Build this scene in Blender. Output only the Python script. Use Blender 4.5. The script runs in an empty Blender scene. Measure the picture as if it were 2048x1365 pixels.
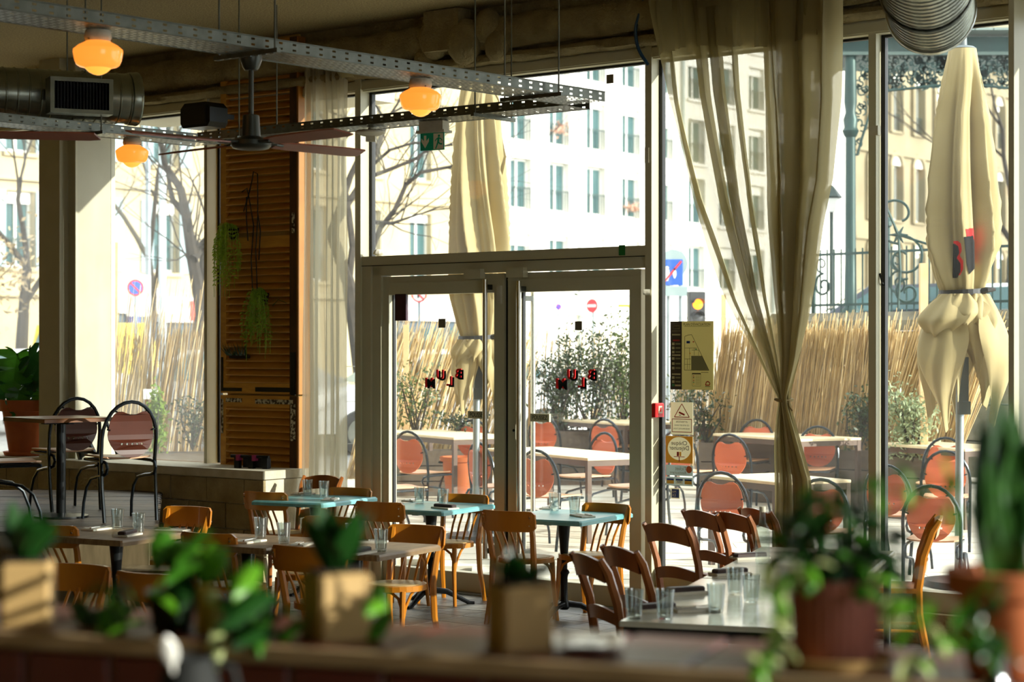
import bpy, bmesh, math, random
from math import sin, cos, pi, radians, atan2, sqrt, floor as ifloor
from mathutils import Vector, Matrix
V = Vector
random.seed(7)
sc = bpy.context.scene
COL = sc.collection
# ---------------------------------------------------------------- camera, world, sun, exposure
F, HY, CH = 3900.0, 697.0, 1.95          # focal length in pixels, horizon row, eye height
cd = bpy.data.cameras.new('camera'); cam = bpy.data.objects.new('camera', cd); COL.objects.link(cam)
cam.location = (0, 0, CH); cam.rotation_euler = (pi / 2, 0, 0)
cd.sensor_width = 36; cd.lens = F / 2048 * 36; cd.shift_y = (HY - 682.5) / 2048
cd.clip_start = .05; cd.clip_end = 600
cd.dof.use_dof = True; cd.dof.focus_distance = 14.0; cd.dof.aperture_fstop = 2.8
sc.camera = cam
w = bpy.data.worlds.new('sky'); sc.world = w; w.use_nodes = True
wb = w.node_tree.nodes['Background']
wb.inputs[0].default_value = (.93, .97, 1.0, 1); wb.inputs[1].default_value = 2.3
SUN = V((.936, -.351, .275)).normalized()
sl = bpy.data.lights.new('sun', 'SUN'); sl.energy = 6.5; sl.color = (1, .95, .85); sl.angle = radians(.53)
so = bpy.data.objects.new('sun', sl); COL.objects.link(so); so.location = (20, -10, 20)
so.rotation_euler = SUN.to_track_quat('Z', 'Y').to_euler()
sc.view_settings.view_transform = 'Standard'; sc.view_settings.look = 'None'
sc.view_settings.exposure = 0.55; sc.view_settings.gamma = 1.0; sc.view_settings.use_curve_mapping = False
cy = sc.cycles
cy.use_denoising = True; cy.max_bounces = 8; cy.diffuse_bounces = 5; cy.glossy_bounces = 4
cy.transmission_bounces = 6; cy.transparent_max_bounces = 32; cy.sample_clamp_indirect = 6.0
cy.caustics_reflective = False; cy.caustics_refractive = False
# ---------------------------------------------------------------- coordinates
def P(x, y, Y): return V(((x - 1024) / F * Y, Y, CH - (y - HY) / F * Y))      # photo direction + distance -> point
def G(x, y, z=0.0):                                                            # point at height z
    Y = (CH - z) * F / (y - HY); return P(x, y, Y)
TH = radians(38.8); CT, ST = cos(TH), sin(TH); YD = 15.3
def W(s, n, z): return V((s * CT + n * ST, YD - s * ST + n * CT, z))           # along facade, outward, up
def S(x, n=0.0):
    a = (x - 1024) / F
    return (a * (YD + n * CT) - n * ST) / (CT + a * ST)
def Nat(x, s):                                                                 # n where (s, n) lines up with column x
    a = (x - 1024) / F
    return (a * (YD - s * ST) - s * CT) / (ST - a * CT)
def ZW(x, y, n=0.0):
    Y = W(S(x, n), n, 0).y; return CH - (y - HY) / F * Y
def gz(Y): return .12 + .04 * (min(max(Y, 12.0), 27.0) - 15)                    # terrace climbs gently away from the door
# ---------------------------------------------------------------- materials
def C(h):
    h = h.lstrip('#'); v = [int(h[i:i + 2], 16) / 255 for i in (0, 2, 4)]
    return tuple(((x / 12.92) if x <= .04045 else ((x + .055) / 1.055) ** 2.4) for x in v) + (1,)
MATS = {}
def mat(name, c1, c2=None, rough=.6, metal=0.0, scale=8, bump=0.0, bscale=None, stretch=None, emit=None, estr=0, detail=4, coat=0, trans=0, contrast=.25):
    if name in MATS: return MATS[name]
    m = bpy.data.materials.new(name); m.use_nodes = True; nt = m.node_tree; N = nt.nodes; L = nt.links
    b = N['Principled BSDF']; b.inputs['Roughness'].default_value = rough; b.inputs['Metallic'].default_value = metal
    if coat: b.inputs['Coat Weight'].default_value = coat
    c1 = C(c1) if isinstance(c1, str) else c1
    b.inputs['Base Color'].default_value = c1
    if c2 or bump:
        tc = N.new('ShaderNodeTexCoord'); mp = N.new('ShaderNodeMapping'); L.new(tc.outputs['Object'], mp.inputs[0])
        if stretch: mp.inputs['Scale'].default_value = stretch
        nz = N.new('ShaderNodeTexNoise'); nz.inputs['Scale'].default_value = scale; nz.inputs['Detail'].default_value = detail
        L.new(mp.outputs[0], nz.inputs[0])
        if c2:
            c2 = C(c2) if isinstance(c2, str) else c2
            rp = N.new('ShaderNodeValToRGB'); rp.color_ramp.elements[0].position = .5 - contrast; rp.color_ramp.elements[1].position = .5 + contrast
            rp.color_ramp.elements[0].color = c1; rp.color_ramp.elements[1].color = c2
            L.new(nz.outputs[0], rp.inputs[0]); L.new(rp.outputs[0], b.inputs['Base Color'])
        if bump:
            n2 = nz
            if bscale:
                n2 = N.new('ShaderNodeTexNoise'); n2.inputs['Scale'].default_value = bscale; n2.inputs['Detail'].default_value = 3; L.new(mp.outputs[0], n2.inputs[0])
            bp = N.new('ShaderNodeBump'); bp.inputs['Strength'].default_value = bump; bp.inputs['Distance'].default_value = .02
            L.new(n2.outputs[0], bp.inputs['Height']); L.new(bp.outputs[0], b.inputs['Normal'])
    if emit:
        b.inputs['Emission Color'].default_value = C(emit) if isinstance(emit, str) else emit; b.inputs['Emission Strength'].default_value = estr
    if trans:
        out = N['Material Output']; tl = N.new('ShaderNodeBsdfTranslucent'); mx = N.new('ShaderNodeMixShader'); mx.inputs[0].default_value = trans
        tl.inputs[0].default_value = c1
        for l in list(L):
            if l.to_socket == b.inputs['Base Color']: L.new(l.from_socket, tl.inputs[0])
        L.new(b.outputs[0], mx.inputs[1]); L.new(tl.outputs[0], mx.inputs[2]); L.new(mx.outputs[0], out.inputs[0])
    MATS[name] = m; return m
def glass(name, dirt=.03, tint=(.96, .985, .975, 1), spots=True, gl=.03, mx_g=.5):
    m = bpy.data.materials.new(name); m.use_nodes = True; nt = m.node_tree; N = nt.nodes; L = nt.links; N.remove(N['Principled BSDF'])
    out = N['Material Output']; tr = N.new('ShaderNodeBsdfTransparent'); tr.inputs[0].default_value = tint
    gs = N.new('ShaderNodeBsdfGlossy'); gs.inputs['Roughness'].default_value = .02
    lw = N.new('ShaderNodeLayerWeight'); lw.inputs[0].default_value = .35
    ma = N.new('ShaderNodeMath'); ma.operation = 'MULTIPLY_ADD'; ma.inputs[1].default_value = mx_g; ma.inputs[2].default_value = gl
    pw = N.new('ShaderNodeMath'); pw.operation = 'POWER'; pw.inputs[1].default_value = 2.0
    L.new(lw.outputs['Facing'], pw.inputs[0]); L.new(pw.outputs[0], ma.inputs[0])
    m1 = N.new('ShaderNodeMixShader'); L.new(ma.outputs[0], m1.inputs[0]); L.new(tr.outputs[0], m1.inputs[1]); L.new(gs.outputs[0], m1.inputs[2])
    if dirt:
        tl = N.new('ShaderNodeBsdfTranslucent'); tl.inputs[0].default_value = (.9, .93, .95, 1)
        df = N.new('ShaderNodeBsdfDiffuse'); df.inputs[0].default_value = (.9, .93, .95, 1)
        md = N.new('ShaderNodeMixShader'); md.inputs[0].default_value = .5; L.new(tl.outputs[0], md.inputs[1]); L.new(df.outputs[0], md.inputs[2])
        tc = N.new('ShaderNodeTexCoord'); mp = N.new('ShaderNodeMapping'); mp.inputs['Scale'].default_value = (1, 1, .35); L.new(tc.outputs['Object'], mp.inputs[0])
        nz = N.new('ShaderNodeTexNoise'); nz.inputs['Scale'].default_value = 2.2; L.new(mp.outputs[0], nz.inputs[0])
        mr = N.new('ShaderNodeMapRange'); mr.inputs[1].default_value = .35; mr.inputs[2].default_value = .75; mr.inputs[3].default_value = dirt * .5; mr.inputs[4].default_value = dirt * 1.6
        L.new(nz.outputs[0], mr.inputs[0])
        m2 = N.new('ShaderNodeMixShader'); L.new(mr.outputs[0], m2.inputs[0]); L.new(m1.outputs[0], m2.inputs[1]); L.new(md.outputs[0], m2.inputs[2]); m1 = m2
    L.new(m1.outputs[0], out.inputs[0]); MATS[name] = m; return m
def sheer(name, col, transp=.28):
    m = bpy.data.materials.new(name); m.use_nodes = True; nt = m.node_tree; N = nt.nodes; L = nt.links; N.remove(N['Principled BSDF'])
    out = N['Material Output']; tr = N.new('ShaderNodeBsdfTransparent'); tl = N.new('ShaderNodeBsdfTranslucent'); df = N.new('ShaderNodeBsdfDiffuse')
    tl.inputs[0].default_value = C(col); df.inputs[0].default_value = C(col)
    a = N.new('ShaderNodeMixShader'); a.inputs[0].default_value = .35; L.new(tl.outputs[0], a.inputs[1]); L.new(df.outputs[0], a.inputs[2])
    b = N.new('ShaderNodeMixShader'); b.inputs[0].default_value = 1 - transp; L.new(tr.outputs[0], b.inputs[1]); L.new(a.outputs[0], b.inputs[2])
    L.new(b.outputs[0], out.inputs[0]); MATS[name] = m; return m
M_frame = mat('cream_paint', '#cdc8ad', '#c4bea1', .45, scale=3, bump=.03, bscale=60)
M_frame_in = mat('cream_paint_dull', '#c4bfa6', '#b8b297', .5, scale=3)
M_black = mat('black_rubber', '#141414', rough=.5)
M_blackm = mat('black_metal', '#101314', '#1a1f21', .3, .3, scale=6)
M_steel = mat('galvanised_steel', '#8b8e86', '#6b6e66', .38, .9, scale=14, contrast=.3)
M_duct = mat('spiral_duct_steel', '#a3a699', '#84877a', .27, .95, scale=9)
M_chrome = mat('brushed_steel', '#c9c6bd', rough=.22, metal=1)
M_ceil = mat('sprayed_ceiling', '#c0ae7c', '#857553', .95, scale=60, bump=1.0, bscale=90, detail=8)
M_plaster = mat('rough_plaster', '#a3946a', '#7d6e4a', .95, scale=6, bump=.8, bscale=45, detail=8)
M_wallp = mat('ochre_wall', '#d2b062', '#c09c50', .9, scale=2)  # ochre chosen so light bounced off the unseen walls turns warm
M_block = mat('painted_block', '#b3a27a', '#8a7a55', .9, scale=5, bump=.5, bscale=40)
M_white = mat('whitewash', '#d9d3c0', '#c4bca4', .85, scale=9, bump=.25, bscale=50)
M_floor = mat('stone_floor', '#8d8c85', '#5f5f5a', .35, scale=14, bump=.1, contrast=.12, detail=8)
M_wood_shutter = mat('shutter_wood', '#e0a641', '#c28632', .5, scale=5, stretch=(1, 1, 6), bump=.1)
M_wood_dark = mat('worn_dark_wood', '#5a3413', '#33200f', .55, scale=9, stretch=(2, 2, .5))
M_bentwood = mat('honey_beech', '#cf8420', '#b56c12', .32, scale=6, stretch=(1, 1, .3), coat=.3)
M_bentdark = mat('dark_beech', '#7a4216', '#5c2f0f', .35, scale=6, coat=.3)
M_seat = mat('cane_seat', '#d8b878', '#c39f5e', .4, scale=20)
M_ladder = mat('ladder_wood', '#b06a30', '#8a4c1f', .35, scale=6, stretch=(1, 1, .3), coat=.25)
M_teal = mat('teal_table_paint', '#86c3c4', '#5fa4ab', .3, scale=7, stretch=(3, .6, 1), contrast=.3)
M_brown_top = mat('weathered_oak', '#a58a63', '#6f553a', .45, scale=9, stretch=(5, .7, 1), contrast=.3)
M_marble = mat('pale_marble', '#d9d5c4', '#bdb8a4', .15, scale=4, contrast=.2)
M_iron = mat('cast_iron', '#17191a', '#26292a', .38, .5, scale=20)
M_terr = mat('terracotta', '#c06a39', '#a95629', .75, scale=6)
M_soil = mat('soil', '#3a2a1a', '#22170d', .95, scale=40)
M_glasswin = glass('window_glass', .022)
M_glassleft = glass('dusty_window_glass', .085)
M_tumbler = glass('tumbler_glass', .035, (.88, .92, .91, 1), gl=.14, mx_g=1.0)
M_orange = mat('orange_chair_panel', '#cf6a42', '#bd5a36', .45, scale=5)
M_terseat = mat('beige_seat_panel', '#dcb08a', '#cf9d75', .4, scale=6)
M_tube = mat('dark_tube', '#20262a', '#2c3338', .25, .6, scale=5)
M_tabletop = mat('pale_table_top', '#dccba5', '#cbb78e', .5, scale=6, stretch=(.6, 4, 1))
M_tableleg = mat('brown_steel_leg', '#5a4638', '#483629', .4, .3, scale=5)
M_sheer = sheer('linen_sheer', '#b0a478', .25)
M_sheer2 = sheer('linen_sheer_white', '#d2cdb6', .18)
M_canvas = mat('cream_canvas', '#b3a275', '#a69466', .8, scale=4, trans=.12)
M_red = mat('red_print', '#f01c1c', rough=.85)
M_blackp = mat('black_print', '#0c0c0c', rough=.95)
M_globe = mat('opal_glass', '#ffb060', rough=.15, emit='#ff9430', estr=.8)
M_globe_tip = mat('opal_glass_tip', '#ffc070', rough=.15, emit='#ffb040', estr=.85)
M_fanblade = mat('fan_blade_pink', '#a8614a', '#96533e', .4, scale=4)
M_fanmetal = mat('fan_dark_metal', '#4b4d45', '#3c3e37', .35, .6, scale=4)
M_leaf = mat('leaf_green', '#3f7a1c', '#29570f', .35, scale=6, trans=.35)
M_leaf2 = mat('leaf_bright', '#74b32c', '#4c8f1d', .4, scale=6, trans=.45)
M_leafd = mat('leaf_dark', '#1f4a1a', '#12330f', .3, scale=6, trans=.25)
M_leafo = mat('leaf_olive', '#6d7a45', '#44532a', .5, scale=8, trans=.3)
M_reed = mat('dry_reed', '#c4a468', '#93794a', .7, scale=3)
M_bark = mat('grey_bark', '#3d362e', '#262019', .9, scale=8)
# ---------------------------------------------------------------- mesh builder
class MB:
    def __init__(s): s.v = []; s.f = []
    def add(s, vs, fs):
        b = len(s.v); s.v += [V(p) for p in vs]; s.f += [tuple(i + b for i in f) for f in fs]; return s
    def box(s, c, d, R=None):
        c = V(c); h = V(d) / 2
        pts = [V((x * h.x, y * h.y, z * h.z)) for x in (-1, 1) for y in (-1, 1) for z in (-1, 1)]
        if R is not None: pts = [R @ p for p in pts]
        return s.add([c + p for p in pts], [(0, 1, 3, 2), (4, 6, 7, 5), (0, 4, 5, 1), (2, 3, 7, 6), (0, 2, 6, 4), (1, 5, 7, 3)])
    def sbox(s, s0, s1, n0, n1, z0, z1):                                        # box in facade coordinates
        pts = [W(a, b, c) for a in (s0, s1) for b in (n0, n1) for c in (z0, z1)]
        return s.add(pts, [(0, 1, 3, 2), (4, 6, 7, 5), (0, 4, 5, 1), (2, 3, 7, 6), (0, 2, 6, 4), (1, 5, 7, 3)])
    def bevbox(s, c, d, b, R=None):                                             # box with chamfered vertical edges and top
        c = V(c); x, y, z = d[0] / 2, d[1] / 2, d[2] / 2
        def ring(ix, zz):
            X, Y = x - ix, y - ix
            return [V((X - b, -Y, zz)), V((X, -Y + b, zz)), V((X, Y - b, zz)), V((X - b, Y, zz)), V((-X + b, Y, zz)), V((-X, Y - b, zz)), V((-X, -Y + b, zz)), V((-X + b, -Y, zz))]
        return s.rings([[c + ((R @ p) if R is not None else p) for p in r] for r in (ring(0, -z), ring(0, z - b), ring(b, z))], True)
    def rings(s, rs, caps=False, close=True):
        n = len(rs[0]); b = len(s.v)
        for r in rs: s.v += [V(p) for p in r]
        for i in range(len(rs) - 1):
            for j in range(n if close else n - 1):
                k = (j + 1) % n; s.f.append((b + i * n + j, b + i * n + k, b + (i + 1) * n + k, b + (i + 1) * n + j))
        if caps: s.f.append(tuple(b + j for j in range(n))[::-1]); s.f.append(tuple(b + (len(rs) - 1) * n + j for j in range(n)))
        return s
    def lathe(s, prof, c=(0, 0, 0), seg=20, caps=True, R=None):
        c = V(c); rs = []
        for r, z in prof:
            ring = [V((r * cos(2 * pi * j / seg), r * sin(2 * pi * j / seg), z)) for j in range(seg)]
            if R is not None: ring = [R @ p for p in ring]
            rs.append([c + p for p in ring])
        return s.rings(rs, caps)
    def tube(s, pts, r, seg=8, caps=True, closed=False, flat=1.0):
        pts = [V(p) for p in pts]; n = len(pts); rs = []; up = None
        for i, p in enumerate(pts):
            a = pts[i - 1] if (i > 0 or closed) else p; c = pts[(i + 1) % n] if (i < n - 1 or closed) else p
            t = (c - a).normalized() if (c - a).length > 1e-9 else V((0, 0, 1))
            if up is None:
                up = V((0, 0, 1)) if abs(t.z) < .9 else V((0, 1, 0))
            x = t.cross(up)
            if x.length < 1e-6: x = t.cross(V((1, 0, 0)))
            x.normalize(); y = x.cross(t).normalized(); up = y
            rr = r[i] if isinstance(r, (list, tuple)) else r
            rs.append([p + x * (rr * cos(2 * pi * j / seg + pi / seg)) + y * (rr * flat * sin(2 * pi * j / seg + pi / seg)) for j in range(seg)])
        if closed: rs.append(rs[0])
        return s.rings(rs, caps and not closed)
    def cyl(s, a, b, r, r2=None, seg=10): return s.tube([a, b], [r, r if r2 is None else r2], seg)
    def prism(s, poly, fn, d):                                                   # outline extruded: fn(u, v, w) -> point
        n = len(poly); a = [fn(u, v, 0) for u, v in poly]; b = [fn(u, v, d) for u, v in poly]
        return s.add(a + b, [tuple(range(n))[::-1], tuple(range(n, 2 * n))] + [(i, (i + 1) % n, n + (i + 1) % n, n + i) for i in range(n)])
    def sheet(s, g):                                                             # g[i][j] points
        m = len(g[0]); b = len(s.v)
        for r in g: s.v += [V(p) for p in r]
        for i in range(len(g) - 1):
            for j in range(m - 1): s.f.append((b + i * m + j, b + i * m + j + 1, b + (i + 1) * m + j + 1, b + (i + 1) * m + j))
        return s
    def mesh(s, name, m, smooth=False, fix=True):
        me = bpy.data.meshes.new(name); me.from_pydata([tuple(p) for p in s.v], [], s.f)
        if fix:
            bm = bmesh.new(); bm.from_mesh(me); bmesh.ops.recalc_face_normals(bm, faces=bm.faces); bm.to_mesh(me); bm.free()
        for mm in (m if isinstance(m, (list, tuple)) else [m]): me.materials.append(mm)
        if smooth:
            me.polygons.foreach_set('use_smooth', [True] * len(me.polygons))
            me.set_sharp_from_angle(angle=radians(42))
        me.update(); return me
    def build(s, name, m, parent=None, smooth=False, world=False, fix=True, origin=None):
        if parent is None or world:
            if parent is not None:
                inv = wm(parent).inverted(); s.v = [inv @ p for p in s.v]; o3 = V((0, 0, 0))
            else:
                lo = V([min(p[i] for p in s.v) for i in range(3)]); hi = V([max(p[i] for p in s.v) for i in range(3)])
                o3 = V(origin) if origin is not None else V(((lo.x + hi.x) / 2, (lo.y + hi.y) / 2, lo.z))
            s.v = [p - o3 for p in s.v]
        else: o3 = V((0, 0, 0))
        o = bpy.data.objects.new(name, s.mesh(name, m, smooth, fix)); COL.objects.link(o); o.location = o3
        if parent is not None: o.parent = parent
        return o
def wm(o):
    m = o.matrix_basis.copy()
    while o.parent: o = o.parent; m = o.matrix_basis @ m
    return m
def obj(name, me, parent=None, loc=(0, 0, 0), rot=(0, 0, 0), scale=None):
    o = bpy.data.objects.new(name, me); COL.objects.link(o); o.location = loc; o.rotation_euler = rot
    if scale: o.scale = scale
    if parent is not None: o.parent = parent
    return o
def tag(o, label, cat, group=None, kind=None):
    o['label'] = label; o['category'] = cat
    if group: o['group'] = group
    if kind: o['kind'] = kind
    return o
def thing(name, label, cat, loc=(0, 0, 0), rz=0.0, group=None, sc_=1.0):
    o = bpy.data.objects.new(name, None); COL.objects.link(o); o.location = loc; o.rotation_euler = (0, 0, rz); o.scale = (sc_,) * 3
    o.empty_display_size = .1
    return tag(o, label, cat, group)
def struct(o): o['kind'] = 'structure'; return o
def dup(root, loc, rz, label, group=None, scale=None):
    r = root.copy(); COL.objects.link(r); r.location = loc; r.rotation_euler = (0, 0, rz); r['label'] = label
    if group: r['group'] = group
    if scale: r.scale = (scale,) * 3
    for ch in KIDS.get(root.name, root.children): 
        c = ch.copy(); COL.objects.link(c); c.parent = r
        for g in KIDS.get(ch.name, ch.children):
            d = g.copy(); COL.objects.link(d); d.parent = c
    return r
KIDS = {}
def freeze(root):                                                              # remember children once: .children is slow in big scenes
    KIDS[root.name] = list(root.children)
    for c in KIDS[root.name]: KIDS[c.name] = list(c.children)
    return root
def face(dx, dy): return atan2(dy, dx) - pi / 2                                  # turn local +Y towards (dx, dy)
def lerp(a, b, t): return a + (b - a) * t
def interp(tab, t):
    for i in range(len(tab) - 1):
        if t <= tab[i + 1][0]:
            k = (t - tab[i][0]) / (tab[i + 1][0] - tab[i][0]); return lerp(tab[i][1], tab[i + 1][1], max(0, k))
    return tab[-1][1]
# flat lettering and outlines with holes, converted in one go
TX = {}
def want_text(key, body, size, extrude=.0, align='CENTER'):
    cu = bpy.data.curves.new('t', 'FONT'); cu.body = body; cu.size = size; cu.extrude = extrude; cu.offset = .0035 if len(body) == 1 else 0; cu.align_x = align; cu.align_y = 'CENTER'; cu.resolution_u = 3
    o = bpy.data.objects.new('t', cu); COL.objects.link(o); TX[key] = o
def want_shape(key, loops, extrude):
    cu = bpy.data.curves.new('t', 'CURVE'); cu.dimensions = '2D'; cu.fill_mode = 'BOTH'; cu.extrude = extrude
    for lp in loops:
        sp = cu.splines.new('POLY'); sp.points.add(len(lp) - 1); sp.use_cyclic_u = True
        for i, (a, b) in enumerate(lp): sp.points[i].co = (a, b, 0, 1)
    o = bpy.data.objects.new('t', cu); COL.objects.link(o); TX[key] = o
def circ(cx, cy, r, n=10): return [(cx + r * cos(2 * pi * i / n), cy + r * sin(2 * pi * i / n)) for i in range(n)]
for L_ in 'BLUM': want_text('L' + L_, L_, .115, .004)
want_text('poussez', 'POUSSEZ', .036, .0006)
want_text('plan', "PLAN D'ÉVACUATION", .036, .0005)
want_text('att1', 'ATTENTION', .022, .0005); want_text('att2', 'CE SITE EST SOUS', .022, .0005); want_text('att3', 'VIDÉOPROTECTION', .022, .0005)
want_text('cheque', 'Chèque', .056, .0005); want_text('dej', 'Déjeuner', .056, .0005)
want_text('ticket', 'Ticket', .055, .0005); want_text('resto', 'Restaurant', .04, .0005)
want_text('visa', 'VISA', .03, .0005); want_text('ma', 'MA', .04, .0005); want_text('ex', 'EX', .04, .0005)
want_text('cons', 'CONSIGNES', .016, .0005)
ph_ = [(.025, .314), (.05, .322), (.075, .333), (.105, .333), (.135, .312), (.16, .262), (.17, .2), (.174, .165), (.168, .13), (.152, .092), (.128, .056), (.092, .024), (.048, .005)]
plate = [(0, .313)] + ph_ + [(0, 0)] + [(-x, y) for x, y in ph_[::-1]]
want_shape('plate', [plate] + [circ(x, .1, .0085, 8) for x in (-.076, -.038, 0, .038, .076)], .004)
want_shape('vring', [[(-.5, -.5), (.5, -.5), (.5, .5), (-.5, .5)], circ(0, .04, .43, 30)], .0)
bpy.context.view_layer.update(); _dg = bpy.context.evaluated_depsgraph_get()
for k_, o_ in list(TX.items()):
    me_ = bpy.data.meshes.new_from_object(o_.evaluated_get(_dg)); me_.materials.clear(); TX[k_] = (me_, o_)
for k_ in list(TX): bpy.data.objects.remove(TX[k_][1]); TX[k_] = TX[k_][0]
def shape_mesh(key, m, fn=None):
    me = TX[key].copy(); me.materials.clear(); me.materials.append(m)
    if fn:
        for v in me.vertices: v.co = fn(v.co)
    return me
# ================================================================ SHELL: facade in (s, n, z)
ZT = 4.078                                   # underside of the glazing head
ND = -.13
# floor (inside) and terrace paving outside
room = [W(-9, 0.05, 0), W(12, 0.05, 0), W(12, -15, 0), W(-9, -15, 0)]
mb = MB(); mb.add(room + [p + V((0, 0, -.12)) for p in room], [(0, 1, 2, 3), (7, 6, 5, 4), (0, 4, 5, 1), (1, 5, 6, 2), (2, 6, 7, 3), (3, 7, 4, 0)])
floor = struct(mb.build('floor', M_floor, origin=(0, 0, 0)))
M_pave = mat('terrace_paving', '#e0dac9', '#cbc3af', .85, scale=3, bump=.2, bscale=30)
M_street = mat('street_asphalt', '#8c8a85', '#767470', .9, scale=1.5)
g = []
ys = [13.2, 15, 18, 21, 24, 27, 34, 60, 160]
mb = MB()
for Y in ys:
    lo = max(-.6 * Y - 4, -90) ; row = []
    for k in range(9):
        x = lerp(-12 if Y < 27 else -80, 14 if Y < 27 else 90, k / 8)
        row.append(V((x, Y, gz(Y) - .05)))
    g.append(row)
# clip the strip behind the facade line
for row in g:
    for k, p in enumerate(row):
        n_ = p.x * ST + (p.y - YD) * CT
        if n_ < .03: row[k] = p + V((ST, CT, 0)) * (.03 - n_); row[k].z = gz(row[k].y) - .05
mb.sheet(g); ground = struct(mb.build('ground', M_street, origin=(0, 20, 0)))
# terrace boards: individual pale planks lying on the ground
bm_ = MB().box((0, 0, 0), (1, .325, .05)); plank_me = bm_.mesh('plank', M_pave)
Y = 13.4
while Y < 23.5:
    xa = max(-7.5, (0.12 - (Y - YD) * CT) / ST + .12); xb = 8.5
    if xb - xa > .4:
        for (a, b) in ((xa, lerp(xa, xb, .38)), (lerp(xa, xb, .38), lerp(xa, xb, .72)), (lerp(xa, xb, .72), xb)):
            o = obj('plank', plank_me, ground, V(((a + b) / 2, Y, gz(Y) - .02 + random.uniform(-.003, .003))) - ground.location, (radians(2.3), 0, 0), (b - a - .008, 1, 1))
    Y += .345
# ceiling
ce = [W(-9, .3, 4.63), W(12, .3, 4.63), W(12, -15, 4.63), W(-9, -15, 4.63)]
mb = MB(); mb.add(ce + [p + V((0, 0, .25)) for p in ce], [(0, 1, 2, 3), (7, 6, 5, 4), (0, 4, 5, 1), (1, 5, 6, 2), (2, 6, 7, 3), (3, 7, 4, 0)])
struct(mb.build('ceiling', M_ceil, origin=W(0, -5, 4.63)))
# walls that close the room behind and beside the camera (right one with a tall window)
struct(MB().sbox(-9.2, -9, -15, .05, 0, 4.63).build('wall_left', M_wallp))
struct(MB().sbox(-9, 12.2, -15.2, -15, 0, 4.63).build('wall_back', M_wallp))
mb = MB()
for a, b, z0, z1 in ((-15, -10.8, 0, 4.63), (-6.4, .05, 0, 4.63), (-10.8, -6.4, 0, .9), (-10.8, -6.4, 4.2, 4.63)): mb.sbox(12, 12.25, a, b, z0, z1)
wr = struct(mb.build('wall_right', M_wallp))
mb = MB()
for a in (-10.8, -6.45): mb.sbox(12.05, 12.15, a, a + .07, .9, 4.2)
for z in (.9, 4.13): mb.sbox(12.05, 12.15, -10.8, -6.4, z, z + .07)
w9 = struct(mb.build('window_9', M_frame)); struct(MB().sbox(12.095, 12.105, -10.73, -6.45, .97, 4.13).build('pane', M_glasswin, w9, world=True))
# beam and plaster above the glazing
lin = struct(MB().sbox(-9, 12, -.09, .2, ZT + .1, 4.63).build('trim_1', M_plaster))
def rough_bar(s0, s1, n, z, rn, rz, name, m, step=.12, seg=10, amp=.012):
    pts = []; k = int((s1 - s0) / step); rs = []
    for i in range(k + 1):
        s_ = lerp(s0, s1, i / k); r = []
        for j in range(seg):
            a = 2 * pi * j / seg; q = 1 + random.uniform(-1, 1) * amp / rn
            r.append(W(s_, n + rn * q * cos(a), z + rz * q * sin(a)))
        rs.append(r)
    return struct(MB().rings(rs, True).build(name, m, smooth=True))
rough_bar(-9, 12, -.14, ZT + .135, .07, .045, 'trim_2', M_plaster)
rough_bar(-9, 12, -.16, ZT + .33, .08, .13, 'trim_3', M_plaster, .15, 10, .008)
# sprayed lump where the beam meets the ceiling
mb = MB()
for (a, b, z, r) in ((-.62, -.2, 4.42, .16), (-.3, -.22, 4.36, .17), (-.08, -.2, 4.46, .13), (-.75, -.16, 4.28, .12), (.02, -.2, 4.3, .12)):
    rs = []
    for i in range(7):
        t = pi * i / 6; rs.append([W(a + r * sin(t) * cos(q) * random.uniform(.9, 1.1), b + .7 * r * sin(t) * sin(q), z - 1.1 * r * cos(t)) for q in [2 * pi * j / 10 for j in range(10)]])
    mb.rings(rs)
mb.sbox(-.66, -.3, -.3, -.1, 4.3, 4.62)
struct(mb.build('trim_4', M_plaster, smooth=True))
# glazing head
sA0, sE1 = S(-60), 12
head = struct(MB().sbox(-8.9, 12, -.11, .04, ZT, ZT + .094).sbox(-8.9, 12, -.125, -.11, ZT + .012, ZT + .08).build('trim_5', M_frame))
MB().sbox(-8.9, 12, -.03, .01, ZT - .018, ZT).build('gasket', M_black, head, world=True)
# mullions: (front left px, front/side px, side right px, z0, name)
def post(xl, xm, xr, z0, z1, idx, gask=True, m=M_frame):
    s1 = S(xr); n = Nat(xm, s1); s0 = S(xl, n)
    o = struct(MB().sbox(s0, s1, n, .04, z0, z1).build('trim_%d' % idx, m))
    if gask: MB().sbox(s1, s1 + .028, -.03, .012, z0, ZT).build('gasket', M_black, o, world=True)
    return o, s0, s1, n
SILL = .93
pA, sA_0, sA_1, nA = post(408, 414, 440, SILL, ZT + .12, 10)
pB, sB_0, sB_1, nB = post(710, 721, 744, 0, ZT + .15, 11)
pC, sC_0, sC_1, nC = post(1290, 1303, 1323, 0, ZT + .12, 12)
pD, sD_0, sD_1, nD = post(1737, 1752, 1767, 0, ZT + .15, 13)
pE, sE_0, sE_1, nE = post(2017, 2028, 2080, 0, 4.63, 14)
# big pillar on the left: front, set-back strip, side
sF1 = S(222); nF = Nat(150, sF1)
pF = struct(MB().sbox(S(82, nF), sF1, nF, .05, SILL - .05, 4.63).build('trim_15', M_frame_in))
MB().sbox(S(78, nF - .1), S(119, nF - .1), nF - .1, nF + .02, SILL - .05, 4.63).build('pilaster', M_frame_in, pF, world=True)
MB().sbox(S(148, nF - .012), S(151, nF - .012), nF - .012, nF + .01, SILL - .05, 4.63).build('edge_strip', M_frame, pF, world=True)
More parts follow.
